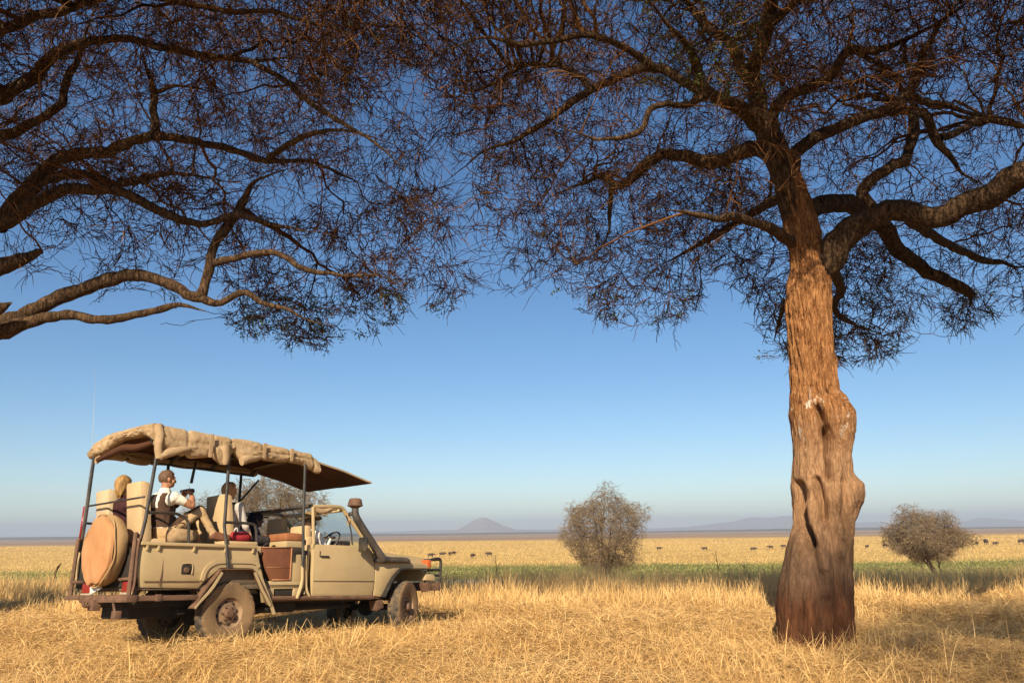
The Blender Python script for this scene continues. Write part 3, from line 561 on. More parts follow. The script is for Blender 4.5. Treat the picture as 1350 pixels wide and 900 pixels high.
def grow_tree(root, limbs, sample, counts, low, dens, trunk_fn, nleaf, leaf_region, droop, trunk_mat, per, keep, k_limb=12):
    tb = Bag(); lb = Bag(); nodes = []; rads = []
    if trunk_fn: trunk_fn(tb)
    for l in limbs:
        P, R = limb_path(l, broken=l[-1][3] >= 5 or l[-1] == (55, 332, 8.9*1.22, 3.5)); limb_mesh(lb, P, R, k_limb); nodes.append(P[3:]); rads.append(R[3:])
    if trunk_fn:
        V, Q, _ = tb.out(); np_mesh('trunk', V, Q, trunk_mat, root, smooth=True)
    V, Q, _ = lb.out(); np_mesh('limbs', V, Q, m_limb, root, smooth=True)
    nodes = np.concatenate(nodes); rads = np.concatenate(rads)
    P3, nodes = fill_crown(nodes, rads, tree_rounds(sample, counts, low, dens), droop)
    lp = P3[-1][0][:, -1]; lp = lp[leaf_region(lp)] if leaf_region else lp
    finish_crown(root, P3, lp, nleaf, m_twig, keep, per)
LOW_R = [(430, 150), (560, 340), (610, 380), (640, 398), (680, 405), (740, 430), (790, 442), (850, 446), (900, 436), (950, 405), (990, 420), (1005, 492), (1045, 505), (1085, 492), (1120, 505), (1150, 500), (1200, 478), (1260, 458), (1310, 440), (1360, 430), (1450, 430)]
def dens_r(px, py):
    d = np.where(py < 110, 1., np.where(py < 230, .55, np.where(py < 400, .55, .72)))
    d = np.where((px > 1060) & (py > 120) & (py < 270), .34, d); d = np.where((px < 700) & (py > 190), .42, d); d = np.where((px < 760) & (py < 220), .9, d)
    gap = np.abs((px-(560+(py-150)*.42)))/95.; d = np.where((py > 90) & (py < 420), d*np.clip(.10+gap*.9, .10, 1), d); d = np.where((px > 1100) & (py > 400), .75, d); d = np.where((px > 1180) & (py > 300) & (py < 385), .22, d); return d
acacia = empty('acacia_tree', (0, 0, 0)); tag(acacia, 'tall acacia with a thick gnarled reddish trunk standing right of the vehicle', 'tree', 'large acacias')
_u1 = umbrella(4.2, 11.3, 7.8, 5.6, 11.8, 5.6, 1.5)
def leaf_r(P):
    px, py, z = proj(P); return ((px > 850) & (px < 1010) & (py < 140)) | ((py > 380) & (RNG.random(len(P)) < .4)) | (RNG.random(len(P)) < .03)
grow_tree(acacia, R_LIMBS, both(both(_u1, added_shade_mass(2.6, 10), .20), fringe(LOW_R, 640, 1420, 12.2, 16, 200), .18), [(380, 14, .055, .017), (1700, 9, .026, .012), (12000, 6, .011, .009), (27000, 5, .0085, .013)], LOW_R, dens_r, carved_trunk, 26000, leaf_r, .06, m_trunk, 1, .8)
# ---------------------------------------------------------------- the acacia on the left, trunk outside the frame
L_LIMBS = [
    [(-330, 800, 10, 44), (-325, 650, 10, 38), (-330, 520, 10, 34), (-300, 430, 10, 32), (-270, 340, 10, 26), (-230, 240, 10, 20), (-200, 140, 10, 14), (-180, 40, 10, 8)],
    [(-290, 440, 10, 24), (-180, 452, 9.8, 18), (-80, 448, 9.5, 14), (0, 433, 9.3, 12), (40, 420, 9.2, 8), (90, 417, 9.1, 6.5), (150, 420, 9, 6), (200, 410, 8.9, 5), (240, 402, 8.9, 4.5), (272, 411, 8.9, 3)],
    [(-80, 448, 9.5, 12), (0, 426, 9.4, 10), (50, 406, 9.3, 10), (100, 384, 9.2, 9.5), (150, 369, 9.1, 9.5), (190, 366, 9, 8), (230, 378, 8.9, 8), (262, 388, 8.8, 8), (272, 368, 8.8, 7), (277, 335, 8.8, 6.5), (298, 302, 8.8, 6.5), (320, 262, 8.8, 6), (340, 240, 8.7, 4.5), (380, 225, 8.6, 3)],
    [(258, 388, 8.8, 6), (288, 400, 8.8, 5), (318, 385, 8.8, 4.5), (345, 398, 8.8, 4.5), (375, 405, 8.8, 4), (400, 420, 8.8, 3.5), (440, 428, 8.8, 2.5)],
    [(276, 348, 8.8, 6), (310, 339, 8.7, 5), (345, 332, 8.6, 5), (375, 340, 8.5, 4.5), (400, 355, 8.4, 4), (440, 362, 8.3, 3.5), (490, 364, 8.2, 3), (545, 374, 8.1, 2)],
    [(-260, 330, 10, 18), (-120, 330, 9.6, 12), (0, 298, 9.3, 9.5), (40, 272, 9.2, 8), (80, 252, 9.1, 7.5), (130, 250, 9, 7), (180, 262, 8.9, 6.5), (220, 282, 8.8, 6), (270, 295, 8.7, 5), (310, 282, 8.6, 4.5), (360, 296, 8.5, 4), (420, 305, 8.4, 3)],
    [(-230, 240, 10, 15), (-100, 170, 9.4, 11), (0, 130, 9, 9), (38, 102, 8.9, 8.5), (72, 70, 8.8, 7), (110, 57, 8.7, 5.5), (165, 50, 8.6, 5), (210, 60, 8.5, 5), (270, 72, 8.4, 4.5), (330, 80, 8.3, 4), (400, 75, 8.2, 3)],
    [(0, 292, 9.3, 9), (35, 250, 9.3, 9.5), (62, 222, 9.3, 9), (95, 206, 9.3, 8), (140, 200, 9.2, 8), (170, 186, 9.1, 7), (200, 181, 9, 6.5), (250, 185, 8.9, 5.5), (300, 195, 8.8, 5), (350, 212, 8.7, 4.5), (410, 215, 8.6, 3.5), (470, 240, 8.5, 2.5)],
    [(206, 181, 9, 6), (206, 150, 9, 5.5), (205, 122, 9, 5), (195, 100, 9, 4.5), (188, 75, 8.9, 3.5), (180, 40, 8.8, 3)],
    [(205, 122, 9, 4), (235, 115, 8.9, 3), (270, 118, 8.8, 2.5)],
    [(-180, 215, 9.8, 12), (-60, 190, 9.4, 9), (0, 180, 9.2, 7), (40, 165, 9.1, 6), (78, 138, 9, 5.5), (92, 100, 9, 5), (105, 70, 9, 4), (120, 20, 8.8, 3)],
    [(0, 300, 9.3, 9), (30, 262, 9.8, 8), (66, 235, 10.2, 7), (110, 228, 10.5, 6), (160, 240, 11, 5), (230, 230, 11.5, 4), (300, 240, 12, 3)],
    [(-200, 140, 10, 10), (-60, 60, 9.2, 8), (60, 20, 8.6, 6), (160, -10, 8, 5), (280, 10, 7.6, 4), (380, 20, 7.3, 3), (470, 50, 7.1, 2)],
    [(-180, 60, 10, 8), (-40, -60, 8.6, 7), (150, -110, 7.6, 5), (350, -100, 7, 4)],
    [(-150, 440, 9.7, 14), (-60, 380, 9.2, 12), (0, 352, 9, 11), (25, 345, 8.9, 9), (42, 338, 8.9, 6), (55, 332, 8.9, 3.5)],
    [(-150, 440, 9.6, 12), (-40, 418, 9, 9), (0, 405, 8.9, 8), (12, 400, 8.9, 5), (17, 398, 8.9, 3)],
    [(330, 80, 8.3, 4), (380, 110, 8, 4), (430, 150, 7.8, 3.5), (480, 180, 7.6, 3), (540, 230, 7.5, 2.2)],
    [(350, 212, 8.7, 4), (400, 180, 8.3, 4), (450, 170, 8, 3), (520, 190, 7.8, 2.2)],
]
L_LIMBS = [[(a, b, c*1.22, d) for a, b, c, d in l] for l in L_LIMBS]
LOW_L = [(-400, 420), (-60, 400), (0, 402), (60, 405), (130, 400), (200, 405), (250, 425), (285, 420), (310, 450), (350, 468), (400, 478), (440, 480), (490, 462), (530, 440), (580, 432), (620, 400), (660, 380), (700, 250)]
def dens_l(px, py):
    d = np.where(py < 60, .8, np.where(py < 130, .56, np.where(py < 270, .46, .40)))
    d = np.where((px > 330) & (px < 470) & (py < 230), 1., d); d = np.where((px > 470) & (py > 240) & (py < 400), .42, d); d = np.where((px > 500) & (py < 240), .40, d)
    gap = np.abs((px-(560+(py-150)*.42)))/95.; d = np.where((py > 90) & (py < 420), d*np.clip(.10+gap*.9, .10, 1), d); d = np.where((px < 285) & (py > 262), .20, d); d = np.where((px < 275) & (py > 312), .09, d); d = np.where((px > 290) & (py > 400), .7, d); return d
acacia_l = empty('acacia_tree', (0, 0, 0)); tag(acacia_l, 'spreading acacia whose bare limbs reach in from the left over the vehicle', 'tree', 'large acacias')
_u2 = umbrella(-7.2, 11.2, 7.6, 5.4, 11.5, 5.4, .9)
grow_tree(acacia_l, L_LIMBS, both(both(_u2, added_shade_mass(-14, -3.6), .30), fringe(LOW_L, 20, 650, 10.3, 13.5, 170), .18), [(340, 14, .050, .017), (1600, 9, .025, .012), (12000, 6, .011, .009), (27000, 5, .0085, .013)], LOW_L, dens_l, None, 5000, lambda P: (proj(P)[1] > 390), .05, m_trunk, 1, .8)
for c in acacia_l.children:
    if c.name.startswith('limbs'): c.name = 'trunk'
# bare twigs standing up on the long low limb of the left tree, part of the same crown
# ---------------------------------------------------------------- bare bushes on the plain
def bush(px, Y, zb, wpx, toppx, basepx, label, lean=0., seed=0, hollow=.35, n4=2500, wig=.1, flat=0., r=.011, low=.28, cxoff=0):
    root = empty('bare_bush', (0, 0, 0)); tag(root, label, 'bush', 'bare bushes on the plain')
    b = at(px, basepx, Y); b[2] = float(gz(b[0], b[1])) if zb is None else zb
    top = at(px, toppx, Y)[2]; w = wpx/F0*Y; h = top-b[2]; cx = b[0]+cxoff/F0*Y; tb = Bag(); nodes = []; rads = []
    for i in range(6):
        a = i*2.4+seed+RNG.random(); rr = w*.17*(.2+.9*RNG.random()); k0 = b+np.array([math.cos(a)*.08, math.sin(a)*.08, -.1])
        pts = [k0, b+np.array([lean*h*.10+math.cos(a)*rr*.25, math.sin(a)*rr*.25, h*.2]), np.array([cx+math.cos(a)*rr*.8, b[1]+math.sin(a)*rr*.8, b[2]+h*.42]), np.array([cx+math.cos(a)*rr*1.5, b[1]+math.sin(a)*rr*1.5, b[2]+h*.7])]
        P = smooth_path(pts, 24); P[2:] += RNG.normal(0, .03, (22, 3)); R = np.linspace(.11, .03, 24)*h/6; limb_mesh(tb, P, R, 8); nodes.append(P[4:]); rads.append(R[4:])
    V, Q, _ = tb.out(); np_mesh('trunk', V, Q, m_limb, root, smooth=True)
    def smp(n):
        d = RNG.normal(0, 1, (n, 3)); d /= np.linalg.norm(d, axis=1, keepdims=True); rr = (hollow+(1-hollow)*RNG.random(n))**(1/2.2)*(1+.22*np.sin(d[:, 0]*5+seed)*np.sin(d[:, 2]*6+seed*2)+.12*np.sin(d[:, 1]*7+d[:, 0]*9+seed)); zc = b[2]+h*(low+1)/2; hz = h*(1-low)/2
        z = d[:, 2]*rr; z = np.where(z < 0, z*(1-flat*.6), z); wx = 1-.35*np.clip(-z, 0, 1)
        return np.c_[cx+d[:, 0]*rr*w/2*wx, b[1]+d[:, 1]*rr*w/2*wx, zc+z*hz]
    P3, nn = fill_crown(np.concatenate(nodes), np.concatenate(rads), [(smp(120), 10, .04, .02), (smp(600), 7, .02, .018), (smp(2000), 6, .014, .016), (smp(n4), 5, r, .03)], .0, wig, tip=r*.6)
    finish_crown(root, P3, None, 0, m_shrubtwig, .85, 1, ln=(.25, .6), r=r*.7); return root
bush(798, 62, None, 108, 650, 762, 'round bare bush standing alone in the middle of the plain', seed=1, low=.20)
bush(1243, 58, None, 98, 670, 757, 'flat topped bare bush leaning left beyond the big trunk', lean=-.4, seed=4, cxoff=-16, flat=.4, low=.30, n4=2600)
bush(345, 44, None, 150, 628, 745, 'dense bare bush seen through the open sides of the vehicle', seed=7, low=.05, n4=4200, r=.010)
bush(262, 52, None, 90, 660, 745, 'low grey bush behind the seated man with binoculars', seed=12, low=.0, n4=800, r=.010)
# dead branch on the left bank
mb = MB(); g = at(68, 770, 27); g[2] = float(gz(g[0], g[1]))+.1; S = 27/F0
mb.tube([g+np.array([6*S, 0, 0]), g+np.array([0, 0, 4*S]), g+np.array([0*S, .1, 14*S]), g+np.array([3*S, .1, 24*S]), g+np.array([10*S, 0, 30*S])], [.07, .06, .05, .035, .015], 7, 24)
mb.tube([g+np.array([-1*S, 0, 1*S]), g+np.array([-4*S, 0, 7*S]), g+np.array([-3*S, 0, 13*S])], [.06, .04, .02], 6, 10); mb.tube([g+np.array([12*S, 0, 0]), g+np.array([2*S, .05, 2*S]), g+np.array([-6*S, 0, 1*S])], [.05, .06, .03], 6, 12)
mb.jitter(.03, 5); tag(mb.build('dead_branch', m_limb), 'curved dead branch sticking up from the grass left of the vehicle', 'branch')
for i, (px, Y, h, lb) in enumerate([(654, 27, 1.0, 'dark dry stalk nearest the bull bar'), (947, 26, 1.1, 'dark dry stalk left of the big trunk'), (983, 27, .7, 'short dark stalk close to the trunk shadow')]):
    g = at(px, 765, Y); g[2] = float(gz(g[0], g[1])); mb = MB()
    mb.tube([g, g+np.array([.02, 0, h*.5]), g+np.array([-.03, 0, h])], [.014, .012, .006], 5, 8); mb.tube([g+np.array([.02, 0, h*.5]), g+np.array([.14, .02, h*.75])], [.008, .005], 5); mb.tube([g+np.array([.0, 0, h*.7]), g+np.array([-.12, .02, h*.95])], [.007, .004], 5)
    tag(mb.build('dry_stalk', m_limb), lb, 'stalk', 'dark stalks at the grass edge')
# the acacia behind the camera that shades the lower right ground
back = empty("acacia_tree", (4.3, -16.9, 0)); tag(back, 'acacia behind the viewer casting shade on the lower right grass', 'tree', 'large acacias')
for ch in acacia.children:
    c = ch.copy(); COL.objects.link(c); c.parent = back
# ================================================================= the safari truck (local axes: x forward from the rear axle, y left, z up)
m_body = mat('sand_paint', (.48, .37, .20), .42, var=.10, vscale=3, bump=.03, bscale=60, dust=((.46, .33, .19), 2.2, .55))
m_inner = mat('tub_inside', (.16, .12, .08), .8, var=.3)
m_black = mat('black_steel', (.022, .022, .022), .45, var=.3, dust=((.20, .15, .10), 5, .35))
m_plastic = mat('snorkel_plastic', (.05, .045, .042), .6, var=.2, dust=((.22, .17, .12), 4, .4))
m_rust = mat('worn_brown_steel', (.20, .11, .065), .75, base2=(.10, .055, .035), vscale=9, bump=.2, bscale=60)
m_rubber = mat('dusty_rubber', (.30, .19, .095), .9, base2=(.16, .105, .056), vscale=4, bump=.15, bscale=40)
m_tread = mat('tyre_rubber', (.045, .04, .036), .9, var=.3, dust=((.26, .18, .10), 5, .8))
m_rim = mat('dusty_rim', (.33, .22, .13), .6, base2=(.16, .10, .06), vscale=7)
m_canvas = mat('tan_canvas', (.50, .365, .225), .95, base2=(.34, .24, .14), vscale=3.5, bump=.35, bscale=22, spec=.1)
m_canvas_in = mat('dark_underside_cloth', (.11, .05, .028), .95, base2=(.075, .034, .02), vscale=3, spec=.1)  # darker cloth for roof and visor undersides and the hem
m_cover = mat('spare_cover_cloth', (.54, .285, .14), .95, base2=(.43, .22, .10), vscale=2.5, bump=.4, bscale=16, spec=.1)
m_cover2 = mat('spare_cover_side', (.47, .31, .155), .95, base2=(.35, .225, .11), vscale=3, bump=.4, bscale=16, spec=.1)
m_seat = mat('seat_cloth', (.60, .44, .25), .95, base2=(.50, .36, .20), vscale=4, bump=.3, bscale=30, spec=.1)
m_seat_grey = mat('faded_seat_cloth', (.58, .46, .30), .95, base2=(.48, .38, .24), vscale=4, bump=.3, bscale=30, spec=.1)
m_leather = mat('brown_leather', (.24, .095, .045), .55, base2=(.17, .065, .032), vscale=5, bump=.15, bscale=50)
m_leather_trim = mat('leather_trim', (.42, .20, .09), .6, var=.2)
m_leather_o = mat('orange_leather', (.33, .13, .055), .55, var=.25); m_red = mat('red_lens', (.30, .025, .018), .3, var=.2); m_orange = mat('orange_lens', (.60, .13, .03), .3, var=.2)
m_lamp_strip = mat('dirty_strip', (.45, .38, .28), .7, var=.2); m_white = mat('white_plate', (.72, .72, .68), .5, var=.08); m_chrome = mat('dull_chrome', (.5, .48, .45), .3, metal=.9, var=.1)
m_lamp = mat('lamp_glass', (.75, .76, .76), .1, var=.1); m_dark = mat('dark_chassis_and_shade', (.03, .024, .019), .9, var=.4)  # dark chassis colour, also painted shade on tailgate, recesses and rim holes
def glass_mat():
    m = bpy.data.materials.new('window_glass'); m.use_nodes = True; t = m.node_tree; N = t.nodes; N.clear(); o = N.new('ShaderNodeOutputMaterial')
    a = N.new('ShaderNodeBsdfTransparent'); a.inputs[0].default_value = (.86, .92, .92, 1); g = N.new('ShaderNodeBsdfGlossy'); g.inputs['Roughness'].default_value = .03
    mx = N.new('ShaderNodeMixShader'); mx.inputs[0].default_value = .05; t.links.new(a.outputs[0], mx.inputs[1]); t.links.new(g.outputs[0], mx.inputs[2]); t.links.new(mx.outputs[0], o.inputs[0]); return m
m_glass = glass_mat()
truck = empty('safari_truck', M=T_MAT); tag(truck, 'sand coloured open safari vehicle with rolled canvas roof parked in the dry grass', 'safari vehicle')
def P_(mb, name, m, parent=None, **k): return mb.build(name, m, truck if parent is None else parent, **k)
# ---- chassis, underside
mb = MB()
for s in (-1, 1): mb.box(-1.25, 3.75, s*.42-.05, s*.42+.05, .50, .64, .01)
for x in (-1.1, -.4, .7, 1.8, 2.9, 3.6): mb.box(x-.04, x+.04, -.42, .42, .52, .60, .008)
mb.box(.75, 1.2, -.60, .60, .38, .56, .03); mb.box(1.4, 2.3, -.3, .3, .40, .56, .04); mb.box(-1.1, -.35, -.36, .36, .36, .60, .03)
mb.tube([(0, -.65, .40), (0, .65, .40)], .055, 10); mb.ball((0, .05, .40), .16); mb.tube([(3.18, -.62, .40), (3.18, .62, .40)], .05, 10); mb.ball((3.18, .15, .40), .14)
for s in (-1, 1):
    for k in range(3): mb.sweep_rect([(-.55, .40+.02*k), (0, .46+.012*k), (.55, .40+.02*k)], s*.5-.035, s*.5+.035, .014, 14)
    mb.tube([(0, s*.46, .42), (-.12, s*.46, .75)], .03, 8); mb.tube([(3.18, s*.46, .42), (3.08, s*.46, .78)], .03, 8)
mb.tube([(1.4, .1, .48), (.1, .05, .42)], .035, 8); mb.tube([(2.4, -.35, .44), (.9, -.55, .42), (.5, -.6, .40)], .03, 8, 20)
P_(mb, 'chassis', m_dark)
mb = MB(); mb.prism([(2.52, .50), (2.66, .52), (2.69, .40), (2.56, .36)], -.82, -.66, bev=.004); P_(mb, 'mud_flap', m_rust)
# ---- cargo tub
def tuck(co):
    s = -1 if co.y < 0 else 1; z = co.z; d = .035*max(0, (.98-z)/.26)**2 + .022*max(0, (z-1.02)/.22)**2 + .02*max(0, (-1.17-co.x)/.1)**2
    co = co.copy(); co.y -= s*d*(1 if abs(co.y) > .5 else 0); return co
side = [(-1.27, 1.225), (-1.295, 1.06), (-1.285, .92), (-1.235, .73), (-.47, .715), (-.40, .80), (-.30, .88), (-.20, .965), (.245, .965), (.34, .90), (.44, .76), (.56, .52), (.63, .52), (.52, .74), (.40, .98), (.335, 1.225)]
cuts = [((0, 0, z), (0, 0, 1)) for z in (.76, .80, .84, .88, .92, .97, 1.02, 1.07, 1.12, 1.17)]+[((x, 0, 0), (1, 0, 0)) for x in (-1.25, -1.2, -1.1, -.7, -.3, 0, .25)]
for s in (-1, 1):
    mb = MB(); mb.prism(side, s*.85, s*.80, bev=.006, cuts=cuts, fn=tuck)
    # raised wheel-arch bulge of the pressing
    mb.sweep_rect([(-.43, .80), (-.385, .93), (-.30, .995), (-.18, 1.02), (.26, 1.02), (.36, .96)], s*.845, s*.866, .05, 30)
    o = P_(mb, 'tub_side', m_body)
    mb = MB(); mb.box(-1.29, .33, min(s*.875, s*.79), max(s*.875, s*.79), 1.222, 1.262, .01); P_(mb, 'rail', m_body, o)
    for x in (-1.215, -1.07, -.60, -.155, .26):
        mb = MB(); mb.prism([(x-.014, 1.222), (x+.014, 1.222), (x+.012, 1.165), (x-.008, 1.16)], s*.872, s*.835, bev=.004); P_(mb, 'rope_hook', m_body, o)
    mb = MB(); mb.tube([(-.985, s*.842, 1.09), (-.99, s*.852, .90), (-1.005, s*.84, .75)], .006, 6, 10); P_(mb, 'panel_seam', m_rust, o); mb = MB(); mb.box(-1.20, -.48, min(s*.836, s*.846), max(s*.836, s*.846), .796, .804, .002); P_(mb, 'panel_seam', m_rust, o)
mb = MB(); mb.prism([(-.735, .885), (-.605, .885), (-.595, .90), (-.595, .965), (-.615, 1.01), (-.725, 1.01), (-.74, .965)], -.8535, -.846, bev=.003); fu = P_(mb, 'fuel_recess_shade', m_dark)  # flat dark plate, the hollow's shade put into its colour
mb = MB(); mb.lathe([(.0, .018), (.032, .018), (.036, .0), (.036, -.004)], (-.675, -.852, .935), (0, -1, 0), 18); P_(mb, 'fuel_cap', m_rust, fu)
mb = MB(); mb.tube([(-.60, -.858, .885), (-.592, -.858, .965), (-.615, -.858, 1.012), (-.72, -.858, 1.012)], .007, 6, 16); P_(mb, 'recess_lip', m_body, fu)
mb = MB(); mb.box(-1.24, 1.22, -.80, .80, .70, .76, .01); mb.box(-.42, .42, -.795, -.50, .76, .98, .03); mb.box(-.42, .42, .50, .795, .76, .98, .03); P_(mb, 'tub_floor', m_inner)
mb = MB(); mb.box(-1.27, -1.235, -.79, .79, .74, 1.20, .008); mb.box(-1.285, -1.265, -.70, .70, .80, 1.12, .01); P_(mb, 'tailgate', m_dark)  # coloured dark so the rear reads as a shaded opening
# rear wheel-arch flares, black flat steel, and the brackets that run down to the sill
for s in (-1, 1):
    y0, y1 = (s*.80, s*.912) if s > 0 else (s*.912, s*.80)
    mb = MB(); mb.sweep_rect([(-.56, .47), (-.50, .56), (-.37, .74), (-.22, .925), (-.20, .94), (.24, .945), (.30, .90), (.43, .71), (.57, .49)], y0, y1, .016); P_(mb, 'wheel_flare', m_rust)
    mb = MB(); mb.sweep_rect([(-.535, .465), (-.48, .53), (-.36, .65), (-.30, .72), (-.19, .90)], s*.905-.008, s*.905+.008, .032); P_(mb, 'flare_lip', m_body); mb = MB(); mb.sweep_rect([(.27, .90), (.40, .68), (.55, .47)], s*.905-.008, s*.905+.008, .032); P_(mb, 'flare_lip', m_body)
mb = MB(); mb.sweep_rect([(.33, .90), (.42, .74), (.54, .52), (.62, .36)], -.90, -.885, .045); P_(mb, 'arch_bracket', m_body)
# step box between tub and cab, leather bench side, sill
mb = MB(); mb.box(.60, 1.17, -.80, -.40, .695, .80, .012); mb.box(1.0, 1.08, -.80, -.74, .60, .70, .006); mb.box(.58, .68, -.80, -.74, .60, .70, .006); P_(mb, 'step_box', m_body)
mb = MB(); mb.box(.68, 1.0, -.78, -.42, .61, .69, .004); P_(mb, 'step_recess_shade', m_dark)  # solid dark box, painted as the shade inside an opening
mb = MB(); mb.prism([(.44, 1.25), (.935, 1.26), (.935, .80), (.62, .80), (.50, 1.0)], -.80, -.76, bev=.01); lp = P_(mb, 'leather_panel', m_leather)
mb = MB(); mb.tube([(.925, -.806, 1.25), (.925, -.806, .815), (.63, -.806, .815)], .010, 6); mb.tube([(.44, -.806, 1.243), (.925, -.806, 1.253)], .008, 6)
for z in (.98,): mb.tube([(.54, -.803, z), (.92, -.803, z)], .004, 6)
P_(mb, 'panel_piping', m_leather_trim, lp)
mb = MB(); mb.prism([(.935, 1.16), (1.13, 1.16), (1.14, .80), (.935, .80)], -.795, -.755, bev=.008); P_(mb, 'lower_panel', m_body)
mb = MB(); mb.box(.94, 1.13, -.80, -.72, 1.17, 1.25, .012); mb.box(.95, .99, -.81, -.77, 1.06, 1.20, .006); mb.box(1.10, 1.19, -.84, -.76, 1.10, 1.22, .012); P_(mb, 'hinge_bracket', m_black)
for s in (-1, 1):
    mb = MB(); mb.tube([(.60, s*.83, .575), (2.45, s*.83, .555)], .033, 10); mb.box(.60, 2.62, min(s*.80, s*.60), max(s*.80, s*.60), .53, .60, .01); P_(mb, 'sill', m_rust)
mb = MB(); mb.tube([(1.08, -.865, 1.0), (1.085, -.87, .80), (1.05, -.87, .66), (1.02, -.86, .565)], [.022, .022, .026, .022], 8, 18); P_(mb, 'grab_handle', m_body); mb = MB(); mb.tube([(1.15, -.84, 1.15), (1.16, -.84, .92), (1.19, -.84, .70), (1.26, -.84, .57)], .018, 8, 18); P_(mb, 'grab_handle', m_body)
# ---- rear: bars, bumper, lamps, plate, spare
mb = MB()
for y in (.70, -.83): mb.tube([(-1.36, y, .60), (-1.36, y, 1.36)], .027, 8)
mb.tube([(-1.36, .72, .63), (-1.36, -.85, .63)], .024, 8); mb.tube([(-1.36, -.83, .83), (-1.33, -.50, .83)], .02, 8); mb.tube([(-1.36, .70, .82), (-1.36, .42, .82)], .02, 8); mb.tube([(-1.36, .70, 1.36), (-1.27, .76, 1.36)], .02, 8); mb.tube([(-1.36, -.83, 1.36), (-1.28, -.80, 1.30)], .02, 8)
mb.tube([(-1.30, -.845, 1.33), (-1.325, -.85, 1.20), (-1.315, -.85, .80), (-1.33, -.85, .68)], .014, 7, 18); P_(mb, 'rear_guard', m_rust)
mb = MB(); mb.box(-1.42, -1.28, -.90, .30, .565, .645, .012); mb.box(-1.40, -.50, -.885, -.80, .575, .638, .012); mb.box(-1.44, -1.30, .30, .68, .60, .66, .01); mb.box(-1.05, -.98, -.895, -.86, .57, .65, .006); P_(mb, 'rear_bumper', m_rust)
mb = MB(); mb.box(-1.46, -1.36, -.18, -.04, .47, .60, .012); mb.tube([(-1.36, -.1, .55), (-1.52, -.1, .53), (-1.54, -.1, .58)], .022, 8, 10); P_(mb, 'tow_hitch', m_rust); mb = MB(); mb.box(-1.42, -1.34, -.68, -.58, .38, .47, .008); mb.tube([(-1.38, -.5, .60), (-1.40, -.60, .50), (-1.38, -.63, .40)], .016, 7, 10); P_(mb, 'towing_eye', m_rust)
for a, b in ((.20, .45), (-.76, -.60)):
    mb = MB(); mb.box(-1.34, -1.28, a, b, .68, .80, .012); t_ = P_(mb, 'tail_light', m_red); mb = MB(); mb.box(-1.35, -1.29, a, b, .655, .678, .004); P_(mb, 'lamp_strip', m_lamp_strip, t_)
M_ = Matrix.Rotation(math.radians(-14), 4, 'X'); mb = MB(); mb.box(-1.40, -1.388, -.20, .09, -.045, .045, .003); bmesh.ops.transform(mb.bm, matrix=Matrix.Translation((0, 0, .725))@M_, verts=mb.bm.verts); P_(mb, 'number_plate', m_white)
mb = MB(); mb.tube([(-1.31, .77, 1.36), (-1.30, .785, 1.80)], .016, 8); P_(mb, 'jack_handle', m_red)
def spare():
    mb = MB(); c = (-1.43, -.19, 1.20); k = 72
    mb.lathe([(.0, .108), (.05, .109), (.10, .110), (.15, .112), (.20, .112), (.25, .111), (.30, .109), (.36, .105), (.405, .085), (.418, .05)], c, (-1, 0, 0), k)
    for v in mb.bm.verts:
        d = v.co-Vector(c); a = math.atan2(d.z, d.y); r = math.hypot(d.y, d.z); v.co += mnoise.noise_vector(v.co*3.2)*.030*min(1, r*8); v.co.x += .016*mnoise.noise(Vector((1, d.y*7+d.z*2.5, d.z*1.2)))*min(1, r*6)
        if r > .2: v.co.z -= .05*max(0, -math.sin(a))**3*(1+.5*math.sin(a*9))
    for v in mb.bm.verts: v.co = Vector(c)+(v.co-Vector(c))*.955
    face = P_(mb, 'spare_wheel', m_cover)
    mb = MB(); mb.lathe([(.418, .048), (.437, .01), (.432, -.06), (.40, -.12), (.28, -.145), (.0, -.145)], c, (-1, 0, 0), k)
    for v in mb.bm.verts:
        d = v.co-Vector(c); a = math.atan2(d.z, d.y); v.co += mnoise.noise_vector(v.co*5+Vector((3, 1, 0)))*.016; v.co.z -= .03*max(0, -math.sin(a))**3
    for v in mb.bm.verts: v.co = Vector(c)+(v.co-Vector(c))*.955
    P_(mb, 'cover_side', m_cover2, face)
    mb = MB(); pts = [Vector(c)+Vector((-.05-.012*math.sin(a*5), math.cos(a)*.416, math.sin(a)*.416-.04*max(0, -math.sin(a))**3)) for a in np.linspace(0, 2*math.pi, 73)]; mb.tube(pts, .009, 6, cap=False); P_(mb, 'cover_piping', m_cover2, face)
    mb = MB(); mb.tube([(-1.30, -.19, 1.2), (-1.2, -.19, 1.2)], .12, 12); P_(mb, 'spare_carrier', m_black)
spare()
# ---- canopy frame
def post(name, pts, r=.022, n=None): mb = MB(); mb.tube(pts, r, 10, n); return P_(mb, name, m_black)
post('canopy_post', [(-1.285, -.79, 1.22), (-1.23, -.765, 1.50), (-1.16, -.745, 2.48)]); post('canopy_post', [(-.115, -.895, .95), (-.15, -.86, 1.26), (-.165, -.80, 1.50), (-.175, -.785, 2.58)]); post('canopy_post', [(1.085, -.87, .98), (1.075, -.86, 1.30), (1.065, -.845, 1.60), (1.045, -.835, 2.45)])
post('canopy_post', [(-1.295, .75, 1.20), (-1.29, .73, 1.6), (-1.29, .73, 2.52)]); post('canopy_post', [(-.17, .80, 1.25), (-.19, .78, 2.52)]); post('canopy_post', [(1.05, .78, 1.25), (1.02, .76, 2.48)])
post('canopy_brace', [(1.05, .75, 2.05), (1.34, .75, 2.39)], .016)
mb = MB()
for y in (-.76, .76): mb.tube([(-1.27, y, 2.50), (1.25, y, 2.45)], .02, 8)
for x, z in ((-1.22, 2.52), (-.18, 2.50), (.5, 2.49), (1.2, 2.46)): mb.tube([(x, -.76, z), (x, -.4, z+.09), (x, .4, z+.09), (x, .76, z)], .02, 8, 20)
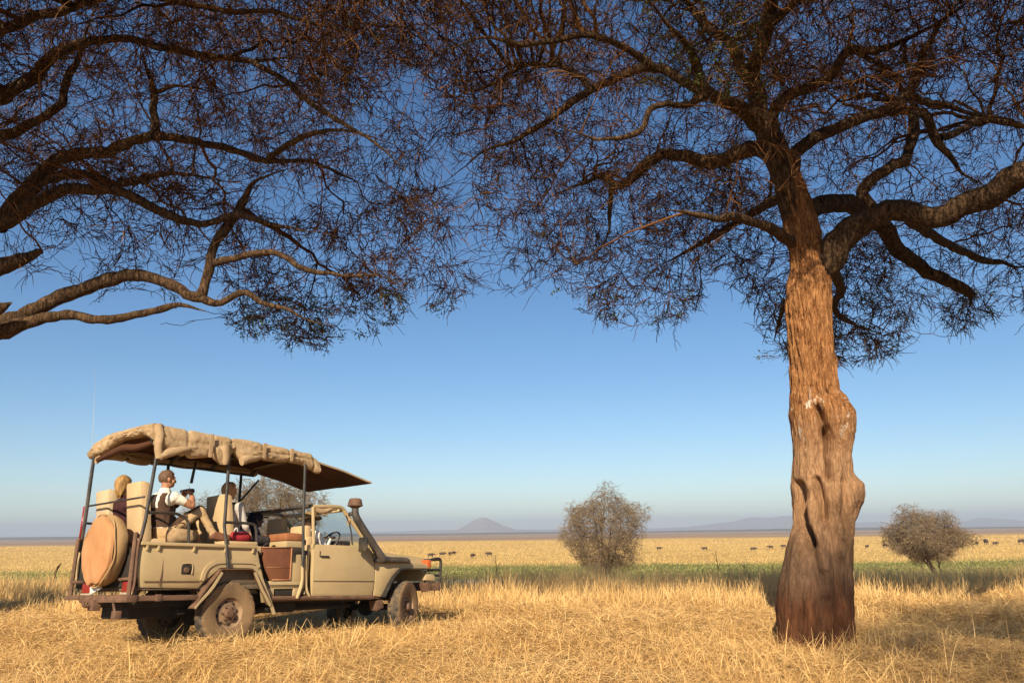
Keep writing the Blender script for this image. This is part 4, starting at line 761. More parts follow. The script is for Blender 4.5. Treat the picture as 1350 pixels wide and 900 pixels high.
P_(mb, 'roof_frame', m_black)
mb = MB(); mb.tube([(-1.285, .75, 1.80), (-1.285, -.78, 1.80)], .013, 8); P_(mb, 'side_rail', m_black); mb = MB(); mb.tube([(-1.20, -.765, 1.615), (-.90, -.77, 1.625), (-.78, -.78, 1.60), (-.68, -.79, 1.52), (-.65, -.80, 1.26)], .019, 8, 30); P_(mb, 'side_rail', m_black)
mb = MB(); mb.tube([(-.155, -.79, 1.55), (.22, -.79, 1.55), (.31, -.80, 1.50), (.335, -.82, 1.26)], .019, 8, 24); P_(mb, 'side_rail', m_black); mb = MB(); mb.tube([(.33, .78, 1.26), (.30, .78, 1.55), (-.17, .78, 1.55), (-1.25, .76, 1.58)], .016, 8, 30); P_(mb, 'side_rail', m_black)
mb = MB(); mb.tube([(.80, .74, 1.26), (.80, .72, 1.78), (1.27, .70, 1.82)], .016, 8); mb.tube([(.80, .72, 1.78), (.80, -.1, 1.79), (1.26, -.72, 1.86)], .014, 8); mb.tube([(1.27, .74, 1.84), (1.27, -.78, 1.86)], .026, 8); P_(mb, 'cab_hoop', m_black)
mb = MB(); mb.prism([(-.222, 2.44), (-.19, 2.44), (-.225, 2.13), (-.262, 2.13)], -.012, .012, bev=.003); P_(mb, 'hanging_strap', m_black)
mb = MB(); mb.tube([(-1.30, .76, 1.35), (-1.30, .79, 2.4), (-1.30, .93, 3.2), (-1.30, 1.08, 3.79)], [.006, .0035, .0022, .0015], 6, 24); P_(mb, 'radio_aerial', m_chrome)
# ---- canopy cloth
def roof():
    xs = np.linspace(-1.27, 1.30, 44); ys = np.linspace(-.80, .80, 30)
    def zt(x, y): return 2.60+.125*(1-(abs(y)/.80)**2.4)-.022*(x+1.27)-.05*max(0, x-1.1)/.2 + .014*mnoise.noise(Vector((x*2.2, y*2.2, 1)))+.010*math.sin(x*7.5)*(.3+abs(y))
    for nm, m, dz in (('canopy', m_canvas, .0), ('roof_underside', m_canvas_in, -.02)):
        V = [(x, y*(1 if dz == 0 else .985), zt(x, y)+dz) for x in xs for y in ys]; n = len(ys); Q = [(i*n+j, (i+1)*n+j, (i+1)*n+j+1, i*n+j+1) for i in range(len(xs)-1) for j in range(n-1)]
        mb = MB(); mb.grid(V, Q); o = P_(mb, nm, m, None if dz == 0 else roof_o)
        if dz == 0: roof_o = o
    return roof_o
canopy = roof()
def roll(name, axis, stations, thick, parent, lobes=True, seed=0, ends=(.75, .75), pinch=(), m=m_canvas):
    """rolled and tied cloth: stations (s, centre across, z top, z bottom) along axis x or y"""
    st = np.array(stations, float); n = 300; s = np.linspace(st[0, 0], st[-1, 0], n); order = np.argsort(st[:, 0]); st = st[order]
    mb = MB(); rings = []; k = 44
    for u in s:
        c, zt, zb = (np.interp(u, st[:, 0], st[:, j]) for j in (1, 2, 3)); zc = (zt+zb)/2; hz = (zt-zb)/2; q = 0
        for pp in pinch: q = max(q, math.exp(-((u-pp)/.028)**2))
        ring = []
        for i in range(k):
            a = 2*math.pi*i/k; ca, sa = math.cos(a), math.sin(a); rr = 1+.14*mnoise.noise(Vector((u*4.5+seed, ca*1.3, sa*1.3)))+.13*mnoise.noise(Vector((u*13+sa*2.2+seed, ca*2.5, sa*2.5)))+.06*mnoise.noise(Vector((u*31+sa*5+seed, ca*4, sa*5)))-.14*(1-abs(mnoise.noise(Vector((u*5+sa*1.8+seed*2, ca*2, sa*2.4)))))**9-.12*(1-abs(mnoise.noise(Vector((u*9-sa*2.5+seed*3, ca*3, sa*3)))))**8
            fold = 1-.24*math.exp(-((sa-.15-.25*math.sin(u*4+seed))/.16)**2) if lobes else 1           # crease between the folded layers
            w = thick*fold*rr*(1-.22*q)*(1+.25*(sa < 0)); z = zc+hz*sa*(.94+.06*rr)*(1-.16*q); sag = -.012*math.sin(u*9+seed)*(sa < 0)
            ring.append((u, c+w*ca, z+sag) if axis == 'x' else (c+w*ca, u, z+sag))
        rings.append(ring)
    for e, sc in ((0, ends[0]), (-1, ends[1])):
        cc = np.mean(rings[e], axis=0); rings[e] = [tuple(cc+(np.array(p)-cc)*sc) for p in rings[e]]
    mb.loft(rings); return P_(mb, name, m, parent, angle=1.2)
pin = (-.82, -.46, -.17, .31, .76, 1.20)
roll('canvas_roll', 'x', [(-1.25, -.79, 2.715, 2.44), (-1.0, -.80, 2.70, 2.36), (-.75, -.80, 2.70, 2.34), (-.45, -.80, 2.68, 2.37), (-.30, -.80, 2.68, 2.28), (-.20, -.79, 2.68, 2.38), (-.12, -.77, 2.68, 2.50), (0, -.79, 2.685, 2.38), (.1, -.80, 2.68, 2.36), (.33, -.80, 2.665, 2.41), (.74, -.80, 2.64, 2.45), (1.0, -.80, 2.62, 2.42), (1.15, -.80, 2.62, 2.37), (1.27, -.79, 2.54, 2.345), (1.33, -.79, 2.46, 2.345)], .066, canopy, seed=2, pinch=pin)
roll('canvas_roll', 'x', [(-1.25, .79, 2.66, 2.45), (-.6, .80, 2.65, 2.44), (0, .80, 2.64, 2.46), (.6, .80, 2.62, 2.47), (1.30, .79, 2.56, 2.44)], .075, canopy, seed=7, pinch=pin)
roll('canvas_roll', 'y', [(.82, -1.27, 2.60, 2.43), (.72, -1.28, 2.66, 2.44), (.41, -1.28, 2.72, 2.50), (.27, -1.28, 2.735, 2.54), (-.2, -1.28, 2.73, 2.60), (-.6, -1.27, 2.73, 2.58), (-.80, -1.25, 2.725, 2.50)], .07, canopy, seed=11, pinch=(.55, .3, -.05))
mb = MB()   # hanging rolled corners
mb.tube([(-1.22, -.80, 2.70), (-1.205, -.83, 2.55), (-1.20, -.84, 2.40), (-1.18, -.83, 2.285)], [.06, .058, .05, .042], 14, 24); mb.tube([(-1.19, -.845, 2.30), (-1.05, -.85, 2.37), (-.85, -.85, 2.43), (-.70, -.84, 2.47)], [.048, .05, .045, .03], 14, 24)
mb.jitter(.02, 6, 4); P_(mb, 'hanging_flap', m_canvas, canopy, angle=1.2); mb = MB(); mb.tube([(-.30, -.84, 2.55), (-.27, -.85, 2.40), (-.25, -.84, 2.30)], [.07, .06, .035], 12, 16); mb.jitter(.02, 6, 4); P_(mb, 'hanging_flap', m_canvas, canopy, angle=1.2); mb = MB(); mb.tube([(-.03, -.86, 2.37), (.12, -.85, 2.42), (.30, -.84, 2.47)], [.055, .05, .03], 12, 16)
mb.jitter(.02, 6, 4); P_(mb, 'hanging_flap', m_canvas, canopy, angle=1.2)
mb = MB(); mb.prism([(.82, 2.55), (.60, 2.52), (.58, 2.40), (.66, 2.36), (.78, 2.40)], -1.285, -1.262, axis='x', bev=.004); mb.jitter(.012, 6, 2); P_(mb, 'corner_flap', m_canvas, canopy, angle=1.2)
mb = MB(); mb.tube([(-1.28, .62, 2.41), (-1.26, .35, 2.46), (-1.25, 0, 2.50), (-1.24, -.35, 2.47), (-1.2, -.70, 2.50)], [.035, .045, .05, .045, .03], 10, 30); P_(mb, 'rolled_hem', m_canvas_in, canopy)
for x, z0, z1 in ((-.52, 2.67, 2.36), (.30, 2.65, 2.44), (.76, 2.63, 2.45)):
    mb = MB(); mb.prism([(x-.03, z0), (x+.03, z0), (x+.02, z1), (x-.03, z1)], -.905, -.897, bev=.002); P_(mb, 'tie_strap', m_canvas, canopy)
def visor():
    xs = np.linspace(1.18, 2.38, 20); ys = np.linspace(-.80, .78, 18); mb = MB(); R_ = []
    def z(x, y): t = (x-1.18)/1.2; return 2.545-.235*t**1.05 + .035*(1-(y/.8)**2)*(1-t) -.012*math.sin(t*9)*.5
    for x in xs:
        xx = lambda y: x-.03*(x-1.18)*(y > 0)
        top = [(xx(y), y, z(x, y)) for y in ys]; bot = [(xx(y), y, z(x, y)-.026) for y in ys[::-1]]; R_.append(top+bot)
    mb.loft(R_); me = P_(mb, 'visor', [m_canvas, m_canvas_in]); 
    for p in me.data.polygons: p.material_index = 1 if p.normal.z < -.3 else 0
visor()
# ---- wheels
def wheel(x, y, out, steer=0., name='wheel'):
    e = empty(name, (x, y, .40), steer); e.parent = truck; ax = (0, out, 0); k = 96
    mb = MB(); mb.lathe([(.20, -.085), (.25, -.100), (.33, -.105), (.372, -.100), (.392, -.086), (.402, -.05), (.402, 0), (.402, .05), (.392, .086), (.372, .100), (.33, .105), (.25, .100), (.20, .085)], (0, 0, 0), ax, k, cap=False)
    for v in mb.bm.verts:
        r = math.hypot(v.co.x, v.co.z); a = math.atan2(v.co.z, v.co.x); i = int(round(a/(2*math.pi)*k)); off = v.co.y*out
        if r > .385 and (i+(2 if off > .02 else 0)+(1 if abs(off) < .02 else 0)) % 4 == 0: v.co.x *= .958; v.co.z *= .958
    t = mb.build('tyre', [m_tread, m_rubber], e)
    for p in t.data.polygons:
        r = math.hypot(p.center.x, p.center.z); p.material_index = 1 if r < .388 else 0
    mb = MB(); mb.lathe([(.205, .084), (.198, .086), (.188, .058), (.176, .040), (.160, .036), (.150, .030), (.118, .050), (.080, .052), (.076, .062), (.001, .062)], (0, 0, 0), ax, 48, cap=False); rim = mb.build('rim', m_rim, e)
    mb = MB(); mb.lathe([(.062, .06), (.058, .10), (.045, .118), (.0, .120)], (0, 0, 0), ax, 20)
    for i in range(6): a = i*math.pi/3; mb.lathe([(.013, .05), (.012, .075), (0, .077)], (math.cos(a)*.085, 0, math.sin(a)*.085), ax, 8)
    mb.build('hub', m_rust, e)
    for i in range(8): a = i*math.pi/4+.2; mb = MB(); mb.ball((math.cos(a)*.134, out*.041, math.sin(a)*.134), .022, (1, .25, 1), 10); mb.build('rim_hole_shade', m_dark, rim)  # flattened dark ovals, shade of the holes put into colour
wheel(0, -.735, -1); wheel(0, .735, 1); wheel(3.18, -.745, -1, math.radians(22)); wheel(3.18, .745, 1, math.radians(22))
# ---- cab
mb = MB(); mb.box(1.225, 1.262, -.775, .775, .62, 1.30, .01); mb.box(1.26, 2.50, -.76, .76, .60, .66, .01); mb.prism([(2.36, .62), (2.50, .62), (2.50, 1.26), (2.30, 1.30), (2.30, 1.10)], -.70, .70, bev=.01); P_(mb, 'cab_body', m_body)
mb = MB(); mb.box(2.02, 2.30, -.70, .70, 1.13, 1.32, .04); mb.box(2.05, 2.2, -.56, -.24, 1.26, 1.40, .03); P_(mb, 'dashboard', m_black)
def door_bend(co):
    s = -1 if co.y < 0 else 1; co = co.copy(); z = co.z
    if abs(co.y) > .5: co.y -= s*(.03*max(0, (.95-z)/.37)**2+.045*max(0, (z-1.0)/.31)**2)
    return co
dcut = [((0, 0, z), (0, 0, 1)) for z in (.64, .70, .76, .82, .88, .94, 1.0, 1.06, 1.12, 1.172, 1.18, 1.24)]
for s in (-1, 1):
    mb = MB(); mb.prism([(1.285, 1.312), (1.278, 1.17), (1.275, .90), (1.30, .60), (1.345, .585), (2.43, .578), (2.45, .70), (2.445, 1.0), (2.40, 1.17), (2.37, 1.31)], s*.855, s*.79, bev=.008, cuts=dcut, fn=door_bend); d = P_(mb, 'door', m_body)
    mb = MB(); mb.box(1.40, 1.55, min(s*.868, s*.845), max(s*.868, s*.845), 1.128, 1.152, .006); mb.box(1.385, 1.395, min(s*.846, s*.85), max(s*.846, s*.85), 1.13, 1.22, .002); P_(mb, 'door_handle', m_black, d)
    mb = MB(); mb.tube([(1.285, s*.836, 1.172), (2.40, s*.836, 1.166)], .005, 6); mb.tube([(1.29, s*.857, .80), (2.44, s*.857, .79)], .004, 6); P_(mb, 'belt_crease', m_rust, d)
    mb = MB(); mb.tube([(1.305, s*.80, 1.31), (1.285, s*.79, 1.60), (1.275, s*.775, 1.845)], .024, 8, 10); P_(mb, 'pillar', m_body); mb = MB(); mb.tube([(1.275, s*.775, 1.85), (1.70, s*.765, 1.875), (1.84, s*.755, 1.855), (1.93, s*.755, 1.77), (2.20, s*.775, 1.50), (2.37, s*.785, 1.31)], [.03, .03, .032, .034, .036, .04], 10, 34); P_(mb, 'pillar', m_body)
    mb = MB(); mb.tube([(1.91, s*.77, 1.76), (2.0, s*.785, 1.55), (2.03, s*.80, 1.32)], .011, 6, 12); P_(mb, 'vent_bar', m_black, d)
    # fender
    mb = MB(); mb.prism([(2.455, 1.245), (2.47, .575), (2.64, .555), (2.72, .70), (2.84, .86), (2.98, .985), (3.60, .985), (3.665, 1.0), (3.66, 1.05), (3.30, 1.10), (2.90, 1.125), (2.55, 1.16)], s*.855, s*.70, bev=.018, cuts=[((0, 0, z), (0, 0, 1)) for z in (.62, .70, .78, .86, .94)], fn=door_bend); f = P_(mb, 'fender', m_body)
    mb = MB(); mb.sweep_rect([(2.635, .55), (2.74, .74), (2.83, .86), (2.94, .955), (3.02, .972), (3.62, .972)], min(s*.925, s*.75), max(s*.925, s*.75), .02); P_(mb, 'arch_lip', m_black, f)
    mb = MB(); mb.box(3.60, 3.69, min(s*.86, s*.72), max(s*.86, s*.72), 1.0, 1.13, .015); P_(mb, 'indicator', m_orange, f)
    mb = MB(); mb.prism([(3.56, .80), (3.56, .93), (3.70, .93), (3.80, .86), (3.79, .79)], s*.86, s*.66, bev=.025); P_(mb, 'valance', m_body, f)
    mb = MB(); mb.box(1.27, 1.29, min(s*.83, s*.72), max(s*.83, s*.72), 1.25, 1.31, .006); P_(mb, 'door_jamb', m_body)
    mb = MB(); mb.lathe([(.0, .03), (.07, .028), (.088, .01), (.09, -.04)], (3.67, s*.56, 1.03), (1, 0, 0), 24); P_(mb, 'headlight', m_lamp)
    # mirror
    mb = MB(); mb.tube([(2.22, s*.80, 1.40), (2.16, s*.90, 1.38), (2.10, s*.96, 1.36)], .012, 7, 10); ma = P_(mb, 'mirror', m_black)
    mb = MB(); mb.box(-.02, .04, -.115, .115, -.11, .11, .03); bmesh.ops.transform(mb.bm, matrix=Matrix.Translation((2.06, s*1.0, 1.32))@Matrix.Rotation(s*.25, 4, 'Z'), verts=mb.bm.verts); P_(mb, 'mirror_head', m_black, ma)
mb = MB()   # rolled door cloth tied under the roof bar
mb.tube([(1.32, -.765, 1.82), (1.45, -.77, 1.79), (1.60, -.765, 1.83), (1.74, -.76, 1.845)], [.035, .042, .03, .015], 10, 18); mb.tube([(1.40, -.775, 1.81), (1.48, -.775, 1.745), (1.62, -.77, 1.80)], [.02, .022, .012], 8, 12); mb.jitter(.014, 9); P_(mb, 'tied_door_cloth', m_canvas, angle=1.2); mb = MB(); mb.tube([(2.0, -.755, 1.74), (1.97, -.765, 1.68), (1.98, -.765, 1.60)], [.025, .03, .015], 8, 10); mb.jitter(.014, 9); P_(mb, 'tied_door_cloth', m_canvas, angle=1.2)
# windscreen
mb = MB(); mb.tube([(1.87, -.75, 1.84), (1.87, .75, 1.84)], .03, 8); mb.tube([(2.37, -.77, 1.31), (2.37, .77, 1.31)], .025, 8); mb.tube([(2.12, 0, 1.57), (2.36, 0, 1.32)], .006, 6); wf = P_(mb, 'windscreen', m_body)
mb = MB(); mb.loft([[(1.88, -.72, 1.82), (1.88, .72, 1.82), (1.886, .72, 1.825), (1.886, -.72, 1.825)], [(2.36, -.74, 1.33), (2.36, .74, 1.33), (2.366, .74, 1.335), (2.366, -.74, 1.335)]]); P_(mb, 'pane', m_glass, wf)
# hood with crown
def hood():
    xs = np.linspace(2.42, 3.67, 22); ys = np.linspace(-.70, .70, 21); mb = MB(); R_ = []
    for x in xs:
        t = (x-2.42)/1.25; top = 1.285-.085*t-.03*max(0, t-.9)/.1; rows = [(x, -.705, 1.09-.04*t)]
        for y in ys: rows.append((x, y, top-.028*abs(y/.7)**3+.012*(abs(y) < .3)))
        rows.append((x, .705, 1.09-.04*t)); R_.append(rows)
    mb.loft(R_, closed=True); P_(mb, 'hood', m_body)
hood()
mb = MB(); mb.box(3.60, 3.665, -.70, .70, .80, 1.14, .02); gr = P_(mb, 'grille_panel', m_body)
mb = MB()
for i in range(7): mb.box(3.664, 3.68, -.42, .42, .90+i*.034, .915+i*.034, .003)
P_(mb, 'grille', m_black, gr)
mb = MB(); mb.box(3.74, 3.95, -.83, .83, .64, .775, .02); mb.prism([(3.55, .77), (3.75, .77), (3.75, .66), (3.62, .62)], -.83, -.70, bev=.008); P_(mb, 'front_bumper', m_rust)
mb = MB()
for s in (-1, 1):
    mb.tube([(3.70, s*.76, 1.12), (3.93, s*.76, 1.155), (4.0, s*.76, 1.14), (4.02, s*.76, 1.07), (3.99, s*.76, .76)], .025, 8, 24); mb.tube([(3.70, s*.77, .965), (4.005, s*.76, .975)], .02, 8); mb.tube([(3.76, s*.77, .87), (4.0, s*.76, .885)], .018, 8); mb.tube([(4.0, s*.40, .72), (4.02, s*.40, 1.14)], .022, 8)
for z in (1.145, .975, .885): mb.tube([(4.01, -.76, z), (4.03, 0, z), (4.01, .76, z)], .023, 8, 14)
P_(mb, 'bull_bar', m_black)
# snorkel
mb = MB(); yy = -.90
mb.tube([(1.99, yy+.02, 1.86), (1.995, yy+.02, 1.79), (2.04, yy+.01, 1.69), (2.30, yy, 1.40), (2.53, yy, 1.15), (2.60, yy, 1.115), (2.72, yy, 1.11), (3.05, yy, 1.11), (3.14, yy, 1.09)], [.052, .055, .057, .057, .068, .060, .048, .045, .03], 14, 60); mb.box(2.42, 3.0, yy-.02, yy+.06, 1.07, 1.13, .02); sn = P_(mb, 'snorkel', m_plastic)
mb = MB(); mb.lathe([(.055, -.02), (.088, 0), (.118, .012), (.118, .03), (.112, .032), (.095, .11), (.075, .125), (.0, .128)], (1.985, yy+.02, 1.885), (0, 0, 1), 24); P_(mb, 'snorkel_cap', m_rust, sn)
mb = MB(); mb.tube([(1.94, -.79, 1.78), (1.99, -.86, 1.78)], .03, 8); P_(mb, 'snorkel_bracket', m_black, sn)
# steering wheel, seats
mb = MB(); c = Vector((1.93, -.38, 1.385)); ax = Vector((-.80, 0, .60)); u = ax.cross(Vector((0, 1, 0))).normalized(); w = Vector((0, 1, 0))
mb.tube([c+(u*math.cos(a)+w*math.sin(a))*.19 for a in np.linspace(0, 2*math.pi, 41)], .013, 8, cap=False)
for a in (0.5, 2.6, 4.7): mb.tube([c, c+(u*math.cos(a)+w*math.sin(a))*.19], .010, 6)
mb.tube([c, c+Vector((.3, 0, -.22))], .025, 8); P_(mb, 'steering_wheel', m_black)
def seat(x, y, zc, ztop, w, m, name='seat'):
    e = empty(name, (x, y, 0)); e.parent = truck
    mb = MB(); mb.box(-.04, .50, -w/2, w/2, zc-.13, zc, .045); mb.jitter(.006, 7, x); mb.build('cushion', m, e)
    mb = MB(); mb.box(-.155, -.015, -w/2, w/2, zc-.06, ztop, .05)
    for v in mb.bm.verts:
        t = (v.co.z-zc)/(ztop-zc); v.co.x -= .10*t; v.co.y *= 1-.10*max(0, t-.8)/.2
    mb.jitter(.008, 5, x+y); mb.build('backrest', m, e)
    mb = MB()
    for s in (-1, 1): mb.tube([(.02, s*(w/2-.05), .76), (.0, s*(w/2-.05), zc-.10)], .018, 8); mb.tube([(.45, s*(w/2-.05), .76), (.42, s*(w/2-.05), zc-.10)], .018, 8)
    mb.tube([(.0, -w/2+.05, zc-.14), (.0, w/2-.05, zc-.14)], .016, 8); mb.tube([(.42, -w/2+.05, zc-.14), (.42, w/2-.05, zc-.14)], .016, 8)
    for s in (-1, 1): mb.tube([(.0, s*(w/2-.05), zc-.14), (.42, s*(w/2-.05), zc-.14)], .016, 8)
    mb.build('seat_frame', m_black, e)
seat(-.98, .50, 1.33, 2.0, .40, m_seat_grey); seat(-.95, -.28, 1.33, 2.04, .42, m_seat); seat(.17, -.36, 1.27, 1.95, .50, m_seat); seat(.26, .40, 1.27, 1.80, .46, m_seat)
def cab_seat(y, top):
    e = empty('cab_seat', (1.46, y, 0)); e.parent = truck; mb = MB(); mb.box(0, .48, -.23, .23, .86, 1.02, .04); mb.build('cushion', m_seat, e); mb = MB(); mb.box(-.13, .0, -.23, .23, .95, top-.16, .045); mb.build('backrest', m_seat, e); mb = MB(); mb.box(-.14, -.03, -.20, .20, top-.26, top, .045); mb.build('headrest', m_seat, e)
cab_seat(-.38, 1.60); cab_seat(.22, 1.745)
mb = MB(); mb.box(.93, 1.22, -.66, .40, 1.36, 1.47, .04); P_(mb, 'leather_armrest', m_leather_o); mb = MB(); mb.box(.92, 1.22, -.68, .42, 1.265, 1.355, .012); P_(mb, 'shelf', m_body)
mb = MB(); mb.box(-.16, .34, -.84, -.60, 1.262, 1.31, .018); P_(mb, 'rail_pad', m_seat)
# ================================================================= people and loose things
def cloth(name, c, var=.25, rough=.95, sc=9): return mat(name, c, rough, var=var, vscale=sc, bump=.25, bscale=35, spec=.1)
m_skin = mat('skin', (.50, .27, .17), .6, var=.12, vscale=12); m_skin2 = mat('tanned_skin', (.42, .20, .11), .6, var=.12, vscale=12); m_skin3 = mat('dark_skin', (.10, .055, .035), .55, var=.15, vscale=12)
m_eye = mat('eye_white', (.7, .68, .64), .25, var=.05); m_shoe = mat('brown_boot', (.17, .07, .035), .7, var=.3)
def region_mesh(src, name, pick, off, m, root):
    """clothing layer lifted off the body surface where pick(centre) holds"""
    bm = bmesh.new(); bm.from_mesh(src.data); bmesh.ops.delete(bm, geom=[f for f in bm.faces if not pick(f.calc_center_median())], context='FACES')
    bm.normal_update()
    for v in bm.verts: v.co += v.normal*off
    me = bpy.data.meshes.new(name); bm.to_mesh(me); bm.free(); return link_mesh(name, me, m, root, True)
def person(label, J, face, mats, sleeve='short', hair=None, vest=None, group='people in the vehicle', tilt=0.):
    """J joints in truck axes; face: heading of the head (deg, 0 = forwards, + left)"""
    m_top, m_leg, m_sk = mats; V3 = lambda k: np.array(J[k], float)
    bones = [('pelvis', 'waist', .150, .135), ('waist', 'chest', .135, .155), ('chest', 'collar', .155, .085), ('collar', 'neck', .07, .056), ('neck', 'skull', .055, .055)]
    for s in 'LR': bones += [('chest', 'sh'+s, .11, .078), ('sh'+s, 'el'+s, .068, .046), ('el'+s, 'wr'+s, .046, .030), ('pelvis', 'hip'+s, .12, .105), ('hip'+s, 'kn'+s, .10, .066), ('kn'+s, 'an'+s, .064, .044), ('an'+s, 'to'+s, .05, .040)]
    hip, ch = V3('pelvis'), V3('chest'); J = dict(J); J['waist'] = tuple(hip*.5+ch*.5+np.array([-.02, 0, 0])); hd = V3('head'); fa = math.radians(face); fw = np.array([math.cos(fa), math.sin(fa), 0]); lf = np.array([-math.sin(fa), math.cos(fa), 0]); up = np.array([0, 0, 1.])
    J['collar'] = tuple(ch+np.array([0, 0, .13])); J['neck'] = tuple((ch+np.array([0, 0, .13]))*.45+(hd-up*.06-fw*.015)*.55); J['skull'] = tuple(hd-up*.05-fw*.015)
    bm = MB()
    def capsule(a, b, ra, rb, sq=1.):
        a, b = np.array(J[a]) if isinstance(a, str) else np.array(a), np.array(J[b]) if isinstance(b, str) else np.array(b); L_ = np.linalg.norm(b-a); n = max(4, int(L_/.03)+2)
        bm.tube([a+(b-a)*t for t in np.linspace(0, 1, n)], list(np.linspace(ra, rb, n)), 14); bm.ball(a, ra, seg=12); bm.ball(b, rb, seg=12)
    for a, b, ra, rb in bones: capsule(a, b, ra, rb)
    for s in 'LR':       # shoes and hands: palm, four unequal bent fingers, thumb
        a, t = np.array(J['an'+s]), np.array(J['to'+s]); capsule(a-np.array([.03, 0, .03]), t-np.array([0, 0, .015]), .042, .036)
        w = np.array(J['wr'+s]); d = np.array(J.get('hd'+s, (1, 0, -.2)), float); d /= np.linalg.norm(d); sd = np.cross(d, up); sd /= np.linalg.norm(sd)+1e-9; pn = np.cross(sd, d); cl = -pn
        for q in (-.027, -.009, .009, .027): capsule(w+d*.015+sd*q*.6, w+d*.085+sd*q, .015, .013)
        for q, L_, i in ((-.033, .062, 0), (-.011, .078, 1), (.011, .072, 2), (.033, .056, 3)):
            p = w+d*.088+sd*q; e = d.copy()
            for j in range(3):
                e = e*.86+cl*.5; e /= np.linalg.norm(e); p2 = p+e*L_*(.42, .32, .26)[j]; capsule(p, p2, .0088-.0008*j, .0082-.0008*j); p = p2
        th = w+d*.03-sd*.024*(1 if s == 'R' else -1); e = d*.6-sd*.7*(1 if s == 'R' else -1)+cl*.35; e /= np.linalg.norm(e); capsule(th, th+e*.04, .012, .011); capsule(th+e*.04, th+e*.055+d*.03, .011, .009)
    M = Matrix((( fw[0], lf[0], 0, hd[0]), (fw[1], lf[1], 0, hd[1]), (0, 0, 1, hd[2]), (0, 0, 0, 1)))
    def hb(c, r, sc=(1, 1, 1)): bm.ball((0, 0, 0), r, sc, 18, M=M@Matrix.Translation(c))
    hb((-.012, 0, .022), .098, (1.0, .80, .98)); hb((.022, 0, -.045), .072, (1.0, .82, 1.05)); hb((.062, 0, -.088), .026, (1, 1.1, .8)); hb((.098, 0, -.018), .017, (1, .8, 1.5)); hb((.108, 0, -.030), .014)
    hb((.086, 0, .022), .022, (.7, 2.3, .6)); hb((.088, 0, -.060), .013, (.8, 1.9, .5)); hb((.087, 0, -.074), .012, (.8, 1.6, .5))
    for s in (-1, 1): hb((-.008, s*.080, -.012), .026, (.7, .35, 1.15)); hb((.060, s*.042, -.030), .026)
    me = bpy.data.meshes.new('person'); bm.bm.to_mesh(me); bm.bm.free(); tmp = bpy.data.objects.new('tmp', me); COL.objects.link(tmp)
    r = tmp.modifiers.new('r', 'REMESH'); r.mode = 'VOXEL'; r.voxel_size = .0078; sm = tmp.modifiers.new('s', 'SMOOTH'); sm.factor = .5; sm.iterations = 3
    me2 = bpy.data.meshes.new_from_object(tmp.evaluated_get(bpy.context.evaluated_depsgraph_get())); bpy.data.objects.remove(tmp); me2.name = 'person'
    o = link_mesh('person', me2, [m_sk, m_top, m_leg, m_shoe], None, True); o.matrix_world = T_MAT; tag(o, label, 'person', group)
    # cloth folds and material by nearest limb
    n = len(me2.vertices); co = np.empty(n*3, np.float32); me2.vertices.foreach_get('co', co); co = co.reshape(-1, 3); m = len(me2.polygons); cen = np.empty(m*3, np.float32); me2.polygons.foreach_get('center', cen); cen = cen.reshape(-1, 3)
    def nearest(Pn):
        best = np.full(len(Pn), 1e9); bi = np.zeros(len(Pn), int); bt = np.zeros(len(Pn))
        for i, (a, b, ra, rb) in enumerate(bones):
            A_, B_ = np.array(J[a]), np.array(J[b]); d = B_-A_; t = np.clip(((Pn-A_)@d)/(d@d), 0, 1); q = np.linalg.norm(Pn-A_-t[:, None]*d, axis=1)-(ra+(rb-ra)*t); k = q < best; best[k] = q[k]; bi[k] = i; bt[k] = t[k]
        return bi, bt
    bi, bt = nearest(cen); nm = [(a, b) for a, b, _, _ in bones]; mi = np.zeros(m, int)
    for i, (a, b) in enumerate(nm):
        k = bi == i; lim = .62 if sleeve == 'short' else 2
        if a in ('pelvis',) and b.startswith('hip') or a.startswith('hip') or a.startswith('kn'): mi[k] = 2
        elif a in ('pelvis', 'waist', 'chest'): mi[k] = 1
        elif a.startswith('sh'): mi[k] = np.where(bt[k] < lim, 1, 0)
        elif a.startswith('el'): mi[k] = 0 if sleeve == 'short' else np.where(bt[k] < .93, 1, 0)
        elif a.startswith('an'): mi[k] = 3
    mi[(cen[:, 2] < J['pelvis'][2]+.04) & (mi == 1)] = 2
    hr = np.linalg.norm(cen-hd, axis=1) < .135; mi[hr] = 0; me2.polygons.foreach_set('material_index', mi.astype(np.int32))
    vb = np.zeros(n, bool); ix = np.array([0]*n); bi2, bt2 = nearest(co); fold = np.array([i for i, (a, b) in enumerate(nm) if a in ('pelvis', 'waist', 'chest') or a[:2] in ('hi', 'kn', 'sh')]); vb = np.isin(bi2, fold)
    for i in np.nonzero(vb)[0]:
        p = co[i]; co[i] += np.array(mnoise.noise_vector(Vector(p*9)))*.011+np.array(mnoise.noise_vector(Vector((p[0]*22, p[1]*22, p[2]*22))))*.004
    me2.vertices.foreach_set('co', co.ravel()); me2.update()
    for s in (-1, 1):
        e = MB(); e.ball((0, 0, 0), .0125, seg=10, M=M@Matrix.Translation((.079, s*.034, .0))); e.build('eye', m_eye, o)
    if hair: hair(o, M)
    if vest: vest(o, J)
    return o
